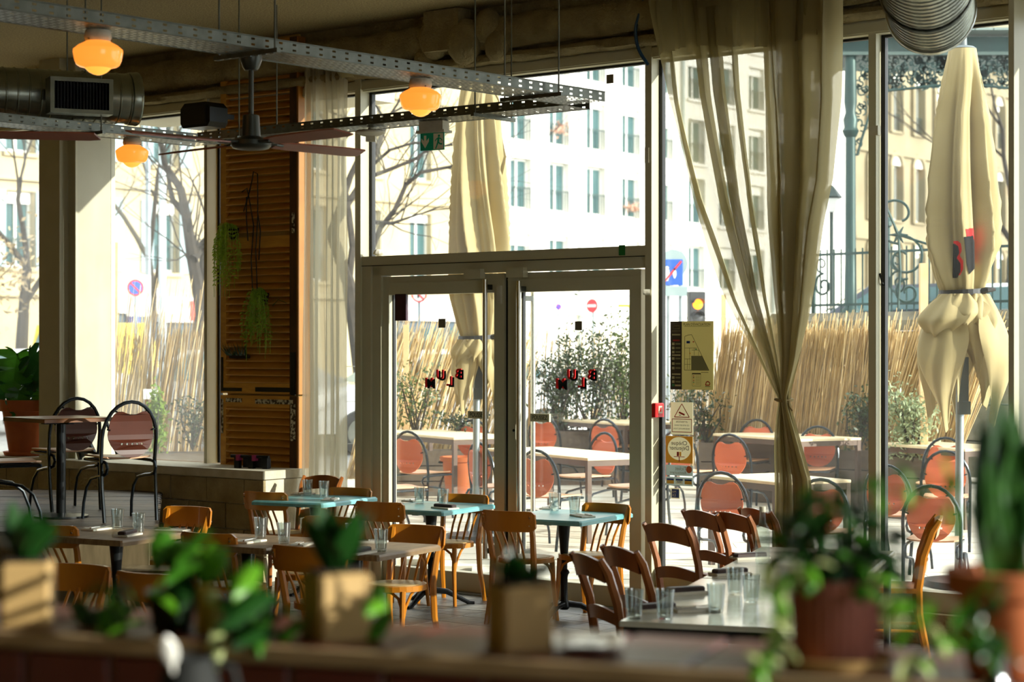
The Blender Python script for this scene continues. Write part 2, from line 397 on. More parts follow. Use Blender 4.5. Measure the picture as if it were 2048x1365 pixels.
# the window beside the big pillar ends in a second, nearer reveal that shades part of the side
# ---- transom and door surround
jamb = struct(MB().sbox(sB_1 - .001, S(745, -.1), -.12, .03, 0, 2.63).sbox(S(745, -.1), S(762, -.1), -.1, .03, 0, 2.62).build('trim_16', M_frame))
tr_ = struct(MB().sbox(sB_1 - .02, sC_0 + .01, -.125, .03, 2.632, 2.708).sbox(S(745, -.1), sC_0 + .01, -.1, .03, 2.548, 2.632).build('trim_17', M_frame))
MB().sbox(sB_1 - .02, sC_0, -.128, -.12, 2.627, 2.633).build('joint_line', M_black, tr_, world=True)
# small window hardware along the transom
for xx in (968, 1053):
    o = MB().sbox(S(xx) - .085, S(xx) + .085, -.15, -.09, 2.50, 2.575).build('closer_box', M_frame, tr_, world=True)
# ---- panes
def pane(s0, s1, z0, z1, idx, m, n=0.0):
    o = struct(MB().sbox(s0, s1, n - .004, n + .004, z0, z1).build('window_%d' % idx, m)); return o
win1 = pane(-8.9, S(82, nF), SILL, ZT, 1, M_glassleft)
win2 = pane(sF1, sA_0, SILL, ZT, 2, M_glassleft)
win3 = pane(sA_1 + .02, sB_0, .2, ZT, 3, M_glasswin)
win4 = pane(sB_1, sC_0, 2.708, ZT, 4, M_glasswin)
ZB = .33
win5 = pane(sC_1, sD_0, ZB, ZT, 5, M_glasswin)
win6 = pane(sD_1, sE_0, ZB, ZT, 6, M_glasswin)
win7 = pane(sE_1, 11.9, ZB, ZT, 7, M_glasswin)
for o, a, b in ((win5, sC_1, sD_0), (win6, sD_1, sE_0), (win7, sE_1, 11.9)):
    MB().sbox(a, b, -.09, .03, .2, ZB).build('bottom_rail', M_frame, o, world=True)
    MB().sbox(a, b, -.2, .05, 0, .2).build('plinth', M_block, o, world=True)
MB().sbox(sA_1 + .02, sB_0, -.09, .03, 0, .2).build('bottom_rail', M_frame, win3, world=True)
for i, s_ in enumerate((5.9, 7.7, 9.6)):
    post_ = struct(MB().sbox(s_, s_ + .07, -.12, .03, .2, ZT).build('trim_%d' % (18 + i), M_frame))
# ---- double door
def leaf(x0, x1, idx, hinge_left):
    s0, s1 = S(x0, -.05), S(x1, -.05); z0, z1 = .015, 2.538
    d = bpy.data.objects.new('door_%d' % idx, None); COL.objects.link(d); d.location = W((s0 + s1) / 2, -.02, 0); struct(d)
    st = .105
    MB().sbox(s0, s0 + st, -.075, .02, z0, z1).build('stile', M_frame, d, world=True)
    MB().sbox(s1 - st, s1, -.075, .02, z0, z1).build('stile', M_frame, d, world=True)
    MB().sbox(s0 + st, s1 - st, -.072, .02, z1 - .15, z1).sbox(s0, s1, -.08, -.07, z1 - .055, z1 - .05).build('top_rail', M_frame, d, world=True)
    MB().sbox(s0 + st, s1 - st, -.072, .02, z0, .165).build('bottom_rail', M_frame, d, world=True)
    MB().sbox(s0 + st - .01, s1 - st + .01, -.012, -.004, .16, z1 - .145).build('pane', M_glasswin, d, world=True)
    g2 = MB()
    for a, b, c_, e in ((s0 + st, s0 + st + .012, .165, z1 - .15), (s1 - st - .012, s1 - st, .165, z1 - .15)): g2.sbox(a, b, -.03, .0, c_, e)
    g2.build('gasket', M_black, d, world=True)
    return d, s0, s1
doorL, dL0, dL1 = leaf(763, 1013, 1, True)
doorR, dR0, dR1 = leaf(1020, 1286, 2, False)
def pullbar(d, x, n, z0, z1, r, m=M_chrome):
    s_ = S(x, n); p = MB().cyl(W(s_, n, z0), W(s_, n, z1), r, seg=14).build('pull_bar', m, d, smooth=True, world=True)
    for z in (z0 + .06, z1 - .06):
        sg = -1 if n < 0 else 1
        MB().sbox(s_ - .012, s_ + .012, min(n, -.01 * sg), max(n, -.01 * sg), z - .02, z + .02).build('bracket', M_fanmetal, p, world=True)
pullbar(doorL, 970, -.15, .3, 2.49, .02); pullbar(doorR, 1037.5, -.15, .3, 2.47, .02)
pullbar(doorR, 1066, .11, .3, 2.4, .02)
MB().sbox(dL1 - .03, dR0 + .012, -.055, .01, .015, 2.53).build('meeting_seal', M_black, doorL, world=True)
s_ = S(1027, -.09)
MB().sbox(s_ - .018, s_ + .018, -.085, -.074, 1.24, 1.36).build('lock_plate', M_frame, doorR, world=True)
MB().cyl(W(s_, -.09, 1.31), W(s_, -.07, 1.31), .011).build('keyhole', M_blackm, doorR, world=True)
s_ = S(1000, -.08)
MB().sbox(s_ - .02, s_ + .02, -.1, -.074, 2.13 + .17, 2.24 + .2).build('latch_cover', M_white, doorL, world=True)
struct(MB().sbox(S(745, -.1), sC_0, -.16, .1, -.02, .014).build('trim_30', M_steel))
# ---- low block wall with ledge on the left, built of separate blocks
NL = -.62; sLe = S(526, NL)
low = bpy.data.objects.new('wall_low', None); COL.objects.link(low); low.location = W((-8 + sLe) / 2, NL / 2, 0); struct(low)
MB().sbox(-8.9, sLe + .015, NL - .015, -.1, SILL - .07, SILL).build('ledge_slab', M_white, low, world=True)
MB().sbox(-8.9, sLe - .02, NL + .03, -.14, 0, SILL - .07).build('core', M_white, low, world=True)
zc = 0.0; ci = 0
while zc < SILL - .1:
    h = min(.215, SILL - .075 - zc); s_ = sLe - (0 if ci % 2 else .0); first = True
    wdt = .46 if ci % 2 == 0 else .23
    while s_ > -6.6:
        e = max(s_ - wdt, -6.6); q = random.uniform(0, .008)
        MB().sbox(e + .006, s_ - (.006 if not first else 0), NL + q, NL + .035, zc + .005, zc + h - .005).build('block', M_block, low, world=True)
        s_ = e; wdt = .46; first = False
    zc += h; ci += 1
for k, (a, b) in enumerate(((0, .215), (.215, .43), (.43, .645), (.645, .855))):
    MB().sbox(sLe - .02, sLe + random.uniform(-.004, .004), NL + .03, -.13, a + .004, b - .004).build('block', M_white, low, world=True)
# ---- pillar behind the shutters
sSh0, sSh1 = S(447, -.14), S(600, -.14)
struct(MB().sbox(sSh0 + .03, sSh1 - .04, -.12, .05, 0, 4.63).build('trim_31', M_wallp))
# ---- raised wooden platform with steps on the left
M_step = mat('grey_step_wood', '#8f7f60', '#6e6045', .55, scale=4, stretch=(6, .6, 1))
M_stepshade = mat('shaded_platform_wood', '#4d4030', '#392e22', .55, scale=4, stretch=(6, .6, 1))  # step wood again, darkened to carry the shade over the platform
plat = bpy.data.objects.new('platform_floor', None); COL.objects.link(plat); plat.location = (-4, 15, 0); struct(plat)
def pboard(pts, z0, z1, name, m=M_step):
    n = len(pts); a = [V((x, y, z0)) for x, y in pts]; b = [V((x, y, z1)) for x, y in pts]
    return MB().add(a + b, [tuple(range(n))[::-1], tuple(range(n, 2 * n))] + [(i, (i + 1) % n, n + (i + 1) % n, n + i) for i in range(n)]).build(name, m, plat, world=True)
for (y0, y1, zt, xr) in ((13.3, 17.2, .7, -2.5), (12.95, 13.32, .47, -2.05), (12.6, 12.97, .235, -1.85)):
    if zt > .6:
        y = y0
        while y < y1 - .05:
            xe = -2.45 - (y - 13.3) * .17
            pboard([(-6.3, y), (xe, y), (xe, y + .19), (-6.3, y + .19)], zt - .03, zt - random.uniform(0, .003), 'plank', M_stepshade); y += .196
        pboard([(-6.25, y0 + .02), (xr + .02, y0 + .02), (-3.05, 16.9), (-6.25, 17.0)], 0, zt - .03, 'riser')
    else:
        for k in (0, 1): pboard([(-5.2, y0 + k * .18), (xr, y0 + k * .18), (xr, y0 + k * .18 + .175), (-5.2, y0 + k * .18 + .175)], zt - .035, zt, 'plank')
        pboard([(-5.15, y0 + .02), (xr - .02, y0 + .02), (xr - .02, y1), (-5.15, y1)], 0, zt - .035, 'riser')

# added sun blockers: overhang above the left bay, unseen slab right of the frame
struct(MB().sbox(sF1 + .02, S(690), .06, .62, ZT + .0, ZT + .3).build('trim_40', M_frame_in))
struct(MB().sbox(sE_1 + .85, sE_1 + 1.15, .06, .6, 0, 4.6).build('trim_41', M_frame_in))

# square floor tiles of the part of the room in view, each its own piece
M_ft = [mat('floor_tile_%s' % k, a, b, .4, scale=16, bump=.1, contrast=.2, detail=7) for k, a, b in (('grey', '#8f8c82', '#6a675e'), ('dark', '#76736a', '#56544c'), ('pale', '#a3a094', '#7d7a70'))]
ft = [MB().bevbox((0, 0, 0), (.294, .294, .008), .002).mesh('tile', m) for m in M_ft]; rf = random.Random(6)
for i in range(22):
    for j in range(12):
        o = obj('tile', rf.choice(ft), floor, W(-3.0 + i * .3, -.36 - j * .3, .001), (0, 0, -TH))
# ================================================================ CEILING EQUIPMENT
ES, EN = V((CT, -ST, 0)), V((ST, CT, 0)); UP = V((0, 0, 1))
def perf(mb, o, u, v, nu, nv, cu, cv, hu, hv, stag=False, skip=None):
    """sheet of nu x nv cells in directions u, v; every cell has a real rectangular hole"""
    for i in range(nu):
        for j in range(nv):
            a = o + u * (i * cu) + v * (j * cv); off = ((j % 2) * .5 - .25) * (cu - hu) if stag else 0
            x0, x1 = (cu - hu) / 2 + off, (cu + hu) / 2 + off; y0, y1 = (cv - hv) / 2, (cv + hv) / 2
            q = [a, a + u * cu, a + u * cu + v * cv, a + v * cv]; h = [a + u * x0 + v * y0, a + u * x1 + v * y0, a + u * x1 + v * y1, a + u * x0 + v * y1]
            mb.add(q + h, [(0, 1, 5, 4), (1, 2, 6, 5), (2, 3, 7, 6), (3, 0, 4, 7)])
def tray(name, label, o, d, L, wdt, side, h=.062):
    """perforated tray: o = near bottom corner, d = long direction, side = across"""
    t = thing(name, label, 'cable tray', o, 0)
    mb = MB(); cu, cv = .05, .0315; perf(mb, o, d, side, int(L / cu), int(wdt / cv), cu, cv, .03, .0145, True); wd = int(wdt / cv) * cv; LL = int(L / cu) * cu
    mb.build('base_sheet', M_steel, t, world=True, fix=False)
    for k in (0, 1):
        a = o + side * (wd * k); mb = MB(); n = int(LL / .1)
        perf(mb, a, d, UP, n, 2, .1, h / 2, .026, .0115)
        lip = -side if k == 0 else side
        mb.tube([a + UP * h, a + UP * h + d * (n * .1)], .004, 6)
        mb.tube([a, a + d * (n * .1)], .003, 6)
        mb.build('side_rail', M_steel, t, world=True, fix=False)
    return t, wd
ZT_ = 3.572
endA = V(((1210 - 1024) / F * 12.8, 12.8, ZT_))           # right end of the long tray
dA = -V((.657, .7535, 0)).normalized()
trA, wA = tray('cable_tray', 'long perforated steel cable tray running from the ceiling corner above two globe lamps', endA, dA, 8.2, .32, -ES)
trC, wC = tray('cable_tray', 'perforated steel cable tray crossing behind the ceiling fan towards the exit sign', endA - ES * .32 - EN * .02 - UP * .001, -ES, 3.66, .3, -EN * -1.0 if False else EN * 1.0)
endB = endA - ES * 4.25 + EN * .25
trB, wB = tray('cable_tray', 'short perforated steel cable tray above the smallest globe lamp on the left', endB, dA, 5.2, .3, ES)
# threaded rods and strut channels carrying the trays
def rod(p, t, z1=4.63): MB().cyl(p, V((p.x, p.y, z1)), .006, seg=6).build('threaded_rod', M_steel, t, world=True)
def strut(c, d, L, t):
    R = Matrix.Rotation(atan2(d.y, d.x), 3, 'Z'); mb = MB().box(c - UP * .012, (L, .028, .024), R)
    for q in range(int(L / .06)): mb.box(c - UP * .025 + d * (q * .06 - L / 2 + .03), (.03, .012, .003), R)
    mb.build('strut_channel', M_steel, t, world=True)
for q in (.55, 2.95, 5.3):
    c = endA + dA * q - ES * .16; strut(c, ES, .5, trA); rod(c + ES * .22, trA); rod(c - ES * .22, trA)
for q in (.75, 3.1):
    c = endA - ES * (.32 + q) + EN * .15; strut(c, EN, .46, trC); rod(c - EN * .2, trC); rod(c + EN * .2, trC)
for q in (1.2, 3.0):
    c = endB + dA * q + ES * .15; strut(c, ES, .46, trB); rod(c + ES * .2, trB); rod(c - ES * .2, trB)
# ---- schoolhouse globe lamps
def lamp():
    t = thing('globe_lamp', 'glowing orange opal globe lamp hanging nearest above the left tables', 'lamp')
    MB().lathe([(.062, 0), (.066, -.01), (.07, -.035), (.066, -.05), (.058, -.06)], seg=24).build('lamp_holder', M_white, t, smooth=True)
    sq = lambda p: [(r_, (z_ + .055) * .86 - .055) for r_, z_ in p]
    MB().lathe(sq([(.06, -.055), (.07, -.062), (.1, -.08), (.125, -.105), (.126, -.12), (.118, -.17), (.108, -.195), (.095, -.205), (.07, -.212), (.065, -.215)]), seg=32, caps=False).build('glass_shade', M_globe, t, smooth=True)
    MB().lathe(sq([(.067, -.213), (.06, -.222), (.045, -.238), (.025, -.25), (.008, -.255)]), seg=32).build('shade_tip', M_globe_tip, t, smooth=True)
    for a in (0, 2.1, 4.2): MB().cyl((.06 * cos(a), .06 * sin(a), -.05), (.074 * cos(a), .074 * sin(a), -.05), .004, seg=6).build('thumb_screw', M_steel, t)
    return freeze(t)
lm = lamp()
def on_tray(o, d, side, wd, x):                           # point on tray centre line seen in column x
    c = o + side * wd / 2; a = (x - 1024) / F; t = (a * c.y - c.x) / (d.x - a * d.y); return c + d * t - UP * .004
lm.location = on_tray(endA, dA, -ES, wA, 196)
dup(lm, on_tray(endA, dA, -ES, wA, 841), 1, 'glowing orange opal globe lamp hanging above the green exit sign', 'globe lamps under the cable trays')
dup(lm, on_tray(endB, dA, ES, wB, 264), 2, 'smallest glowing orange globe lamp, beside the pale pillar', 'globe lamps under the cable trays')
lm['group'] = 'globe lamps under the cable trays'
# ---- ceiling fans
def fan(loc, ang, label):
    t = thing('ceiling_fan', label, 'fan', loc, ang, 'ceiling fans')
    MB().lathe([(.045, 0), (.062, -.005), (.06, -.03), (.045, -.07), (.035, -.085)], seg=20).build('ceiling_cup', M_fanmetal, t, smooth=True)
    MB().cyl((0, 0, -.07), (0, 0, -.34), .014, seg=12).build('down_rod', M_fanmetal, t, smooth=True)
    MB().lathe([(.035, -.33), (.045, -.335), (.05, -.42), (.052, -.45), (.085, -.462), (.11, -.475), (.112, -.5), (.1, -.515), (.07, -.523), (.03, -.527)], seg=28).build('motor_housing', M_fanmetal, t, smooth=True)
    for k in range(4):
        a = k * pi / 2; R = Matrix.Rotation(a, 3, 'Z'); T = Matrix.Rotation(radians(-12), 3, 'X')
        mb = MB(); mb.tube([R @ V((.09, .02, -.485)), R @ V((.15, .035, -.488)), R @ V((.2, .03, -.49))], .007, 6).tube([R @ V((.09, -.02, -.485)), R @ V((.15, -.035, -.488)), R @ V((.2, -.03, -.49))], .007, 6)
        br = mb.build('blade_iron', M_fanmetal, t)
        out = [(.17, -.05), (.3, -.062), (.66, -.07), (.78, -.06), (.81, .05), (.75, .066), (.3, .06), (.17, .045)]
        MB().prism(out, lambda u, v, w_: R @ (V((0, 0, -.49)) + T @ V((u, v, w_))), .008).build('blade', M_fanblade, t)
    return t
fan(V(((502 - 1024) / F * 10.75, 10.75, ZT_ - .004)), radians(45), 'dark four-bladed ceiling fan with dusty pink blades in front of the shutters')
fan(V(((-95 - 1024) / F * 10.9, 10.9, ZT_ + .06)), radians(8), 'ceiling fan mostly outside the frame, one pink blade tip crossing the steel duct')
# ---- spiral ducts
def duct(name, label, a, b, r, pitch, grille=None):
    a, b = V(a), V(b); d = (b - a).normalized(); L = (b - a).length; t = thing(name, label, 'duct', (a + b) / 2)
    x = d.cross(UP).normalized(); y = x.cross(d); prof = []; q = 0
    while q < L:
        prof += [(q, r), (q + pitch * .82, r), (q + pitch * .88, r + .006), (q + pitch * .95, r + .006)]; q += pitch
    rs = [[a + d * qq + x * (rr * cos(2 * pi * j / 36)) + y * (rr * sin(2 * pi * j / 36)) for j in range(36)] for qq, rr in prof]
    MB().rings(rs, False).build('duct_pipe', M_duct, t, smooth=True, world=True)
    for q in (L - .02,):
        rs = [[a + d * (q + qq) + x * (rr * cos(2 * pi * j / 36)) + y * (rr * sin(2 * pi * j / 36)) for j in range(36)] for qq, rr in ((-.06, r + .004), (-.055, r + .013), (-.01, r + .013), (.0, r + .016), (.012, r + .012), (.02, r - .02), (.0, r * .5), (-.01, .01))]
        MB().rings(rs, True).build('end_collar', M_duct, t, smooth=True, world=True)
    return t, x, y, d
dl, x_, y_, d_ = duct('air_duct', 'fat grey spiral air duct with a dark slatted grille at top left', P(-160, 178, 14.2), P(276, 199, 14.9), .19, .085)
# grille on the left duct, facing the room
gc = P(157, 196, 14.35) + V((0, -.02, .0)); gx = (P(276, 199, 14.9) - P(-160, 178, 14.2)).normalized(); gy = UP; gn = gx.cross(UP).normalized()
mb = MB(); Rg = Matrix((gx, gn, gy)).transposed()
for (u, v, wu, wv) in ((0, .115, .46, .03), (0, -.115, .46, .03), (-.215, 0, .03, .2), (.215, 0, .03, .2)): mb.box(gc + gx * u + gy * v + gn * .05, (wu, .16, wv), Rg)
gr = mb.build('grille_frame', M_duct, dl, world=True)
MB().box(gc + gn * -.02, (.41, .05, .2), Rg).build('grille_back', M_black, gr, world=True)
for k in range(17): MB().box(gc + gx * (-.19 + k * .0237) + gn * .06, (.006, .05, .2), Rg).build('grille_slat', M_blackm, gr, world=True)
DR = V((.245, 1, 0)).normalized(); DRX = V((DR.y, -DR.x, 0))
dr, _, _, _ = duct('air_duct', 'large spiral steel air duct ending above the closed parasol at top right', P(1862, 22, 10.9) - DR * 7.5, P(1862, 22, 10.9), .235, .105)
for q in (.8, 2.4):
    c = P(1862, 22, 10.9) - DR * q; pts = [c + DRX * (.243 * cos(a)) + UP * (.243 * sin(a)) for a in [2 * pi * k / 24 for k in range(24)]]
    mb = MB().tube(pts, .008, 6, closed=True, flat=1.5); mb.cyl(c + UP * .243, V((c.x, c.y, 4.63)), .006, seg=6); mb.build('hanging_strap', M_steel, dr, world=True)
for q in (.25, .75):
    c = lerp(P(-160, 178, 14.2), P(276, 199, 14.9), q); MB().cyl(c + UP * .19, V((c.x, c.y, 4.63)), .007, seg=6).build('hanging_rod', M_steel, dl, world=True)
# ---- small black loudspeaker behind the cross tray
spk = thing('loudspeaker', 'small rounded black loudspeaker under the beam left of the shutters', 'loudspeaker', P(408, 252, 16.3), radians(-38.8))
MB().prism([(x, z) for x, z in [(-.18, .02), (-.15, -.02), (.15, -.02), (.18, .02), (.18, .14), (.13, .185), (-.13, .185), (-.18, .14)]], lambda u, v, w_: V((u, w_ - .1, v)), .2).build('cabinet', M_blackm, spk)
MB().box((0, -.106, .08), (.28, .012, .15)).build('grille', M_black, spk)
MB().box((0, .2, .1), (.04, .25, .04)).build('bracket', M_blackm, spk)
# ---- smoke detector / disc under the cross tray and exit sign
def under_c(x, dz=0):                                     # point under cross tray centre at column x
    o = endA - ES * .32 - EN * .02; c = o + EN * .15; a = (x - 1024) / F; t = (a * c.y - c.x) / (-ES.x + a * ES.y); return c - ES * t - UP * (.004 + dz)
sd = thing('ceiling_sensor', 'white disc sensor under the cable tray above the door post', 'sensor', under_c(741))
MB().lathe([(.02, 0), (.02, -.02), (.1, -.022), (.11, -.03), (.108, -.04), (.075, -.056), (.06, -.06)], seg=28).build('disc', M_white, sd, smooth=True)
MB().box((.0, .02, -.075), (.07, .05, .05)).build('sensor_nose', M_white, sd)
ex = thing('exit_sign', 'green emergency exit sign with white arrow and running figure under the tray', 'sign', under_c(868), radians(-30))
MB().box((0, 0, -.035), (.2, .09, .07)).build('housing', M_white, ex); MB().box((0, 0, -.075), (.235, .11, .018)).build('housing_rim', M_white, ex)
M_green = mat('sign_green', '#12b083', rough=.4); M_signw = mat('sign_white', '#f4f0d6', rough=.5)
RX = Matrix.Rotation(radians(0), 3, 'X')
pn = MB().box((0, -.02, -.145), (.2, .008, .125)).build('sign_panel', M_green, ex)
arrow = [(-.06 + a * .9, -.145 + b * .9) for a, b in [(-.01, .05), (.012, .05), (.012, .005), (.036, .03), (.036, .002), (.001, -.05), (-.034, .002), (-.034, .03), (-.01, .005)]]
MB().prism(arrow, lambda u, v, w_: V((u, -.0245 - w_, v)), .001).build('arrow', M_signw, pn)
MB().box((.052, -.0245, -.145), (.082, .001, .112)).build('doorway', M_signw, pn)
mb = MB().lathe([(.001, -.0005), (.009, -.0005), (.009, .0005), (.001, .0005)], (.058, -.0262, -.107), 12, R=Matrix.Rotation(pi / 2, 3, 'X'))
def bar2(a, b, r): 
    a, b = V((a[0], -.0262, a[1])), V((b[0], -.0262, b[1])); d = (b - a).normalized(); n = V((-d.z, 0, d.x)) * r
    mb.add([a - n, b - n, b + n, a + n], [(0, 1, 2, 3)])
for a, b, r in (((.056, -.117), (.05, -.15), .008), ((.055, -.122), (.036, -.13), .004), ((.036, -.13), (.026, -.144), .0035), ((.057, -.122), (.075, -.128), .004), ((.075, -.128), (.084, -.142), .0035), ((.052, -.15), (.066, -.165), .006), ((.066, -.165), (.085, -.166), .005), ((.05, -.15), (.042, -.172), .006), ((.042, -.172), (.03, -.198), .005)): bar2(a, b, r)
mb.build('running_figure', M_green, pn)
# ---- blue hose hanging at the head of the curtain
hs = [W(S(1296, -.2), -.2, 4.6), W(S(1280, -.22), -.22, ZW(1280, 25, -.22)), W(S(1271, -.22), -.22, ZW(1271, 60, -.22)), W(S(1277, -.2), -.2, ZW(1277, 98, -.2)), W(S(1296, -.16), -.16, ZW(1296, 130, -.16))]
pts = []
for i in range(17):
    t = i / 16 * 4; k = min(int(t), 3); u = t - k; p0, p1, p2, p3 = hs[max(k - 1, 0)], hs[k], hs[k + 1], hs[min(k + 2, 4)]
    pts.append(.5 * ((2 * p1) + (p2 - p0) * u + (2 * p0 - 5 * p1 + 4 * p2 - p3) * u * u + (3 * p1 - p0 - 3 * p2 + p3) * u ** 3))
tag(MB().tube(pts, .013, 8).build('hose', mat('blue_hose', '#123a55', rough=.35), smooth=True), 'dark blue hose hanging from the beam beside the big curtain', 'hose')
# ================================================================ CURTAINS
def curtain(name, label, zt, zb, cen, half, nfun, folds, amp, m, seed, nz=70, nu=150, ov=.35, parent=None):
    r = random.Random(seed); ph = [r.uniform(0, 6.28) for _ in range(6)]; g = []
    for i in range(nz + 1):
        z = lerp(zt, zb, i / nz); c, h = cen(z), half(z); A = amp(z); row = []
        for j in range(nu + 1):
            u = j / nu; q = u + .03 * sin(2 * pi * 2.3 * u + ph[0]) + .008 * sin(z * 3 + ph[4])
            f = sin(2 * pi * folds * q + ph[1] + .5 * sin(z * 1.1 + ph[2])) + .45 * sin(2 * pi * folds * 1.73 * q + ph[3] + .4 * sin(z * 2)) + .25 * sin(2 * pi * folds * 3.1 * q + ph[5] + z)
            s_ = c + h * (2 * u - 1) + ov * A * cos(2 * pi * folds * q + ph[1] + .5); row.append(W(s_, nfun(z) + A * f * .6, z))
        g.append(row)
    o = MB().sheet(g).build(name, m, parent, smooth=True, fix=False, world=parent is not None); o.data.set_sharp_from_angle(angle=pi)
    if parent is not None: return o
    return tag(o, label, 'curtain')
NC = -.34
LE = [(ZW(x, y, NC), S(x, NC)) for x, y in ((1293, -60), (1299, 0), (1330, 200), (1380, 400), (1455, 600), (1515, 715), (1546, 780), (1558, 802), (1553, 830), (1548, 880), (1548, 1000), (1542, 1230))]
RE = [(ZW(x, y, NC), S(x, NC)) for x, y in ((1683, -60), (1682, 0), (1680, 200), (1667, 360), (1648, 450), (1622, 620), (1600, 720), (1583, 780), (1578, 802), (1586, 830), (1600, 880), (1622, 960), (1632, 1230))]
fl = lambda z: interp([(-a, b) for a, b in LE], -z); fr = lambda z: interp([(-a, b) for a, b in RE], -z)
ztie = ZW(1568, 801, NC)
big = curtain('curtain', 'large sheer linen curtain tied in at the middle beside the evacuation plan', 4.5, .06, lambda z: (fl(z) + fr(z)) / 2, lambda z: (fr(z) - fl(z)) / 2, lambda z: NC,
              8, lambda z: .095 * min(1, .22 + abs(z - ztie) * .7) if z > ztie else .075 * min(.62, .3 + abs(z - ztie) * .8), M_sheer, 3, 90, 320, .75)
curtain('overlapping_fold', '', 4.45, .08, lambda z: lerp(fl(z), fr(z), .8), lambda z: (fr(z) - fl(z)) * .21, lambda z: NC - .05, 3, lambda z: .07 * min(1, .25 + abs(z - ztie) * .7), sheer('linen_dense', '#c4b88e', .1), 14, 80, 120, .9, parent=big)
c = W((fl(ztie) + fr(ztie)) / 2, NC, ztie); hw = (fr(ztie) - fl(ztie)) / 2 + .012
pts = [c + ES * (hw * cos(a)) + EN * (.065 * sin(a)) + UP * (.006 * sin(2 * a)) for a in [2 * pi * k / 20 for k in range(20)]]
mb = MB().tube(pts, .011, 6, closed=True); mb.tube([c + ES * hw - EN * .02, c + ES * (hw + .02) - EN * .05 - UP * .04, c + ES * (hw + .045) - EN * .05 - UP * .07], .006, 6)
mb.build('tie_cord', mat('tie_cord', '#a08a55', '#7d6a3c', .8, scale=60), big, world=True)
# dark top hem, ruffle pieces hanging from clips, and the rail
g = []
for i in range(7):
    z = lerp(4.5, 4.02 + .03, i / 6); row = []
    for j in range(61):
        u = j / 60; row.append(W(lerp(fl(z) + .03, fr(z) - .04, u), NC - .06 + .03 * sin(2 * pi * 9 * u + i * .3), z + .03 * sin(7 * u)))
    g.append(row)
MB().sheet(g).build('top_hem', sheer('linen_hem', '#a89d78', .1), big, smooth=True, world=True, fix=False)
for k, x in enumerate((1418, 1548, 1588, 1665)):
    mb = MB(); s_ = S(x, NC - .1); z = 4.56
    mb.sheet([[W(s_ + a, NC - .11 - .02 * b, z - .0 - b * d_) for a in (-.09, -.03, .03, .09)] for b, d_ in ((0, 1), (.09, 1), (.17, .9 + .1 * (k % 2)), (.2, 1.1))])
    mb.build('clip_flap', MATS['linen_hem'], big, world=True, smooth=True, fix=False)
MB().cyl(W(S(1285, NC), NC, 4.54), W(S(1700, NC), NC, 4.54), .012).build('curtain_rail', M_blackm, big, world=True)
nc2 = -.17
def cz(z): return lerp(S(654, nc2), S(656, nc2), 0)
nar = curtain('curtain', 'narrow white sheer curtain hanging straight beside the wooden shutters', ZW(650, 128, nc2), .1, lambda z: (S(609, nc2) + S(697, nc2)) / 2, lambda z: (S(697, nc2) - S(609, nc2)) / 2 - .01, lambda z: nc2 - .02, 6, lambda z: .045, M_sheer2, 9, 50, 120)
MB().cyl(W(S(600, nc2), nc2, ZW(650, 128, nc2)), W(S(706, nc2), nc2, ZW(650, 128, nc2)), .01).build('curtain_rail', M_blackm, nar, world=True)
s_ = S(672, nc2 - .1)
MB().sheet([[W(s_ + a + b * .8, nc2 - .1 - .03 * cos(a * 30), ZW(650, 132, nc2) - b) for a in (-.07, -.02, .03, .08)] for b in (-.02, .06, .14)]).build('clip_flap', MATS['linen_hem'], nar, world=True, fix=False)
# ================================================================ LOUVRED SHUTTERS
def shutter(label, z0, z1, straps):
    cs = (sSh0 + sSh1) / 2; t = thing('louvred_shutter', label, 'shutter', W(cs, -.14, z0), 0, 'shutters on the pillar'); n0, n1 = -.175, -.13; sw = .07
    MB().sbox(sSh0, sSh0 + sw, n0, n1, z0, z1).build('stile', M_wood_shutter, t, world=True)
    MB().sbox(sSh1 - sw - .02, sSh1, n0, n1, z0, z1).build('stile', M_wood_dark, t, world=True)
    for z in ((z0, z0 + .09), (z1 - .1, z1), ) + (((lerp(z0, z1, .43) - .05, lerp(z0, z1, .43) + .05),) if z1 - z0 > 2 else ()): MB().sbox(sSh0 + sw, sSh1 - sw - .02, n0, n1, *z).build('rail', M_wood_shutter, t, world=True)
    z = z0 + .1; Rz = Matrix.Rotation(-TH, 3, 'Z'); R = Rz @ Matrix.Rotation(radians(44), 3, 'X')
    w_ = sSh1 - sSh0 - 2 * sw - .02; me = MB().box((0, 0, 0), (w_, .07, .011)).mesh('slat', M_wood_shutter)
    while z < z1 - .1:
        if not (z1 - z0 > 2 and abs(z - lerp(z0, z1, .43)) < .07):
            o = obj('slat', me, t, wm(t).inverted() @ W(cs - .01, -.152, z + .02), (R @ Matrix.Rotation(random.uniform(-.05, .05), 3, 'X')).to_euler())
        z += .062
    for (a, b, c_, d, mm) in straps: MB().sbox(a, b, n0 - .004, n0 + .002, c_, d).build('hinge_strap', mm, t, world=True)
    MB().sbox(sSh1 - .004, sSh1 + .016, n0, .0, z0, z1).build('edge_board', mat('orange_edge_board', '#b87a30', '#a06a26', .5, scale=5), t, world=True)
    return t
zq = lambda y: ZW(520, y, -.17)
pw = mat('flaking_white_paint', '#cfc9ae', '#3a2818', .7, scale=45, contrast=.06)
shutter('tall brown louvred wooden shutter with hanging ferns', zq(788), 4.6, ((sSh0 + .01, sSh0 + .035, zq(782), zq(715), M_blackm), (sSh0 + .01, sSh0 + .27, zq(784), zq(777), M_blackm), (sSh0 + .44, sSh1 - .03, zq(784), zq(775), M_blackm), (sSh1 - .075, sSh1 - .02, zq(790), zq(705), M_blackm), (sSh1 - .06, sSh1 - .03, zq(470), zq(430), pw)))
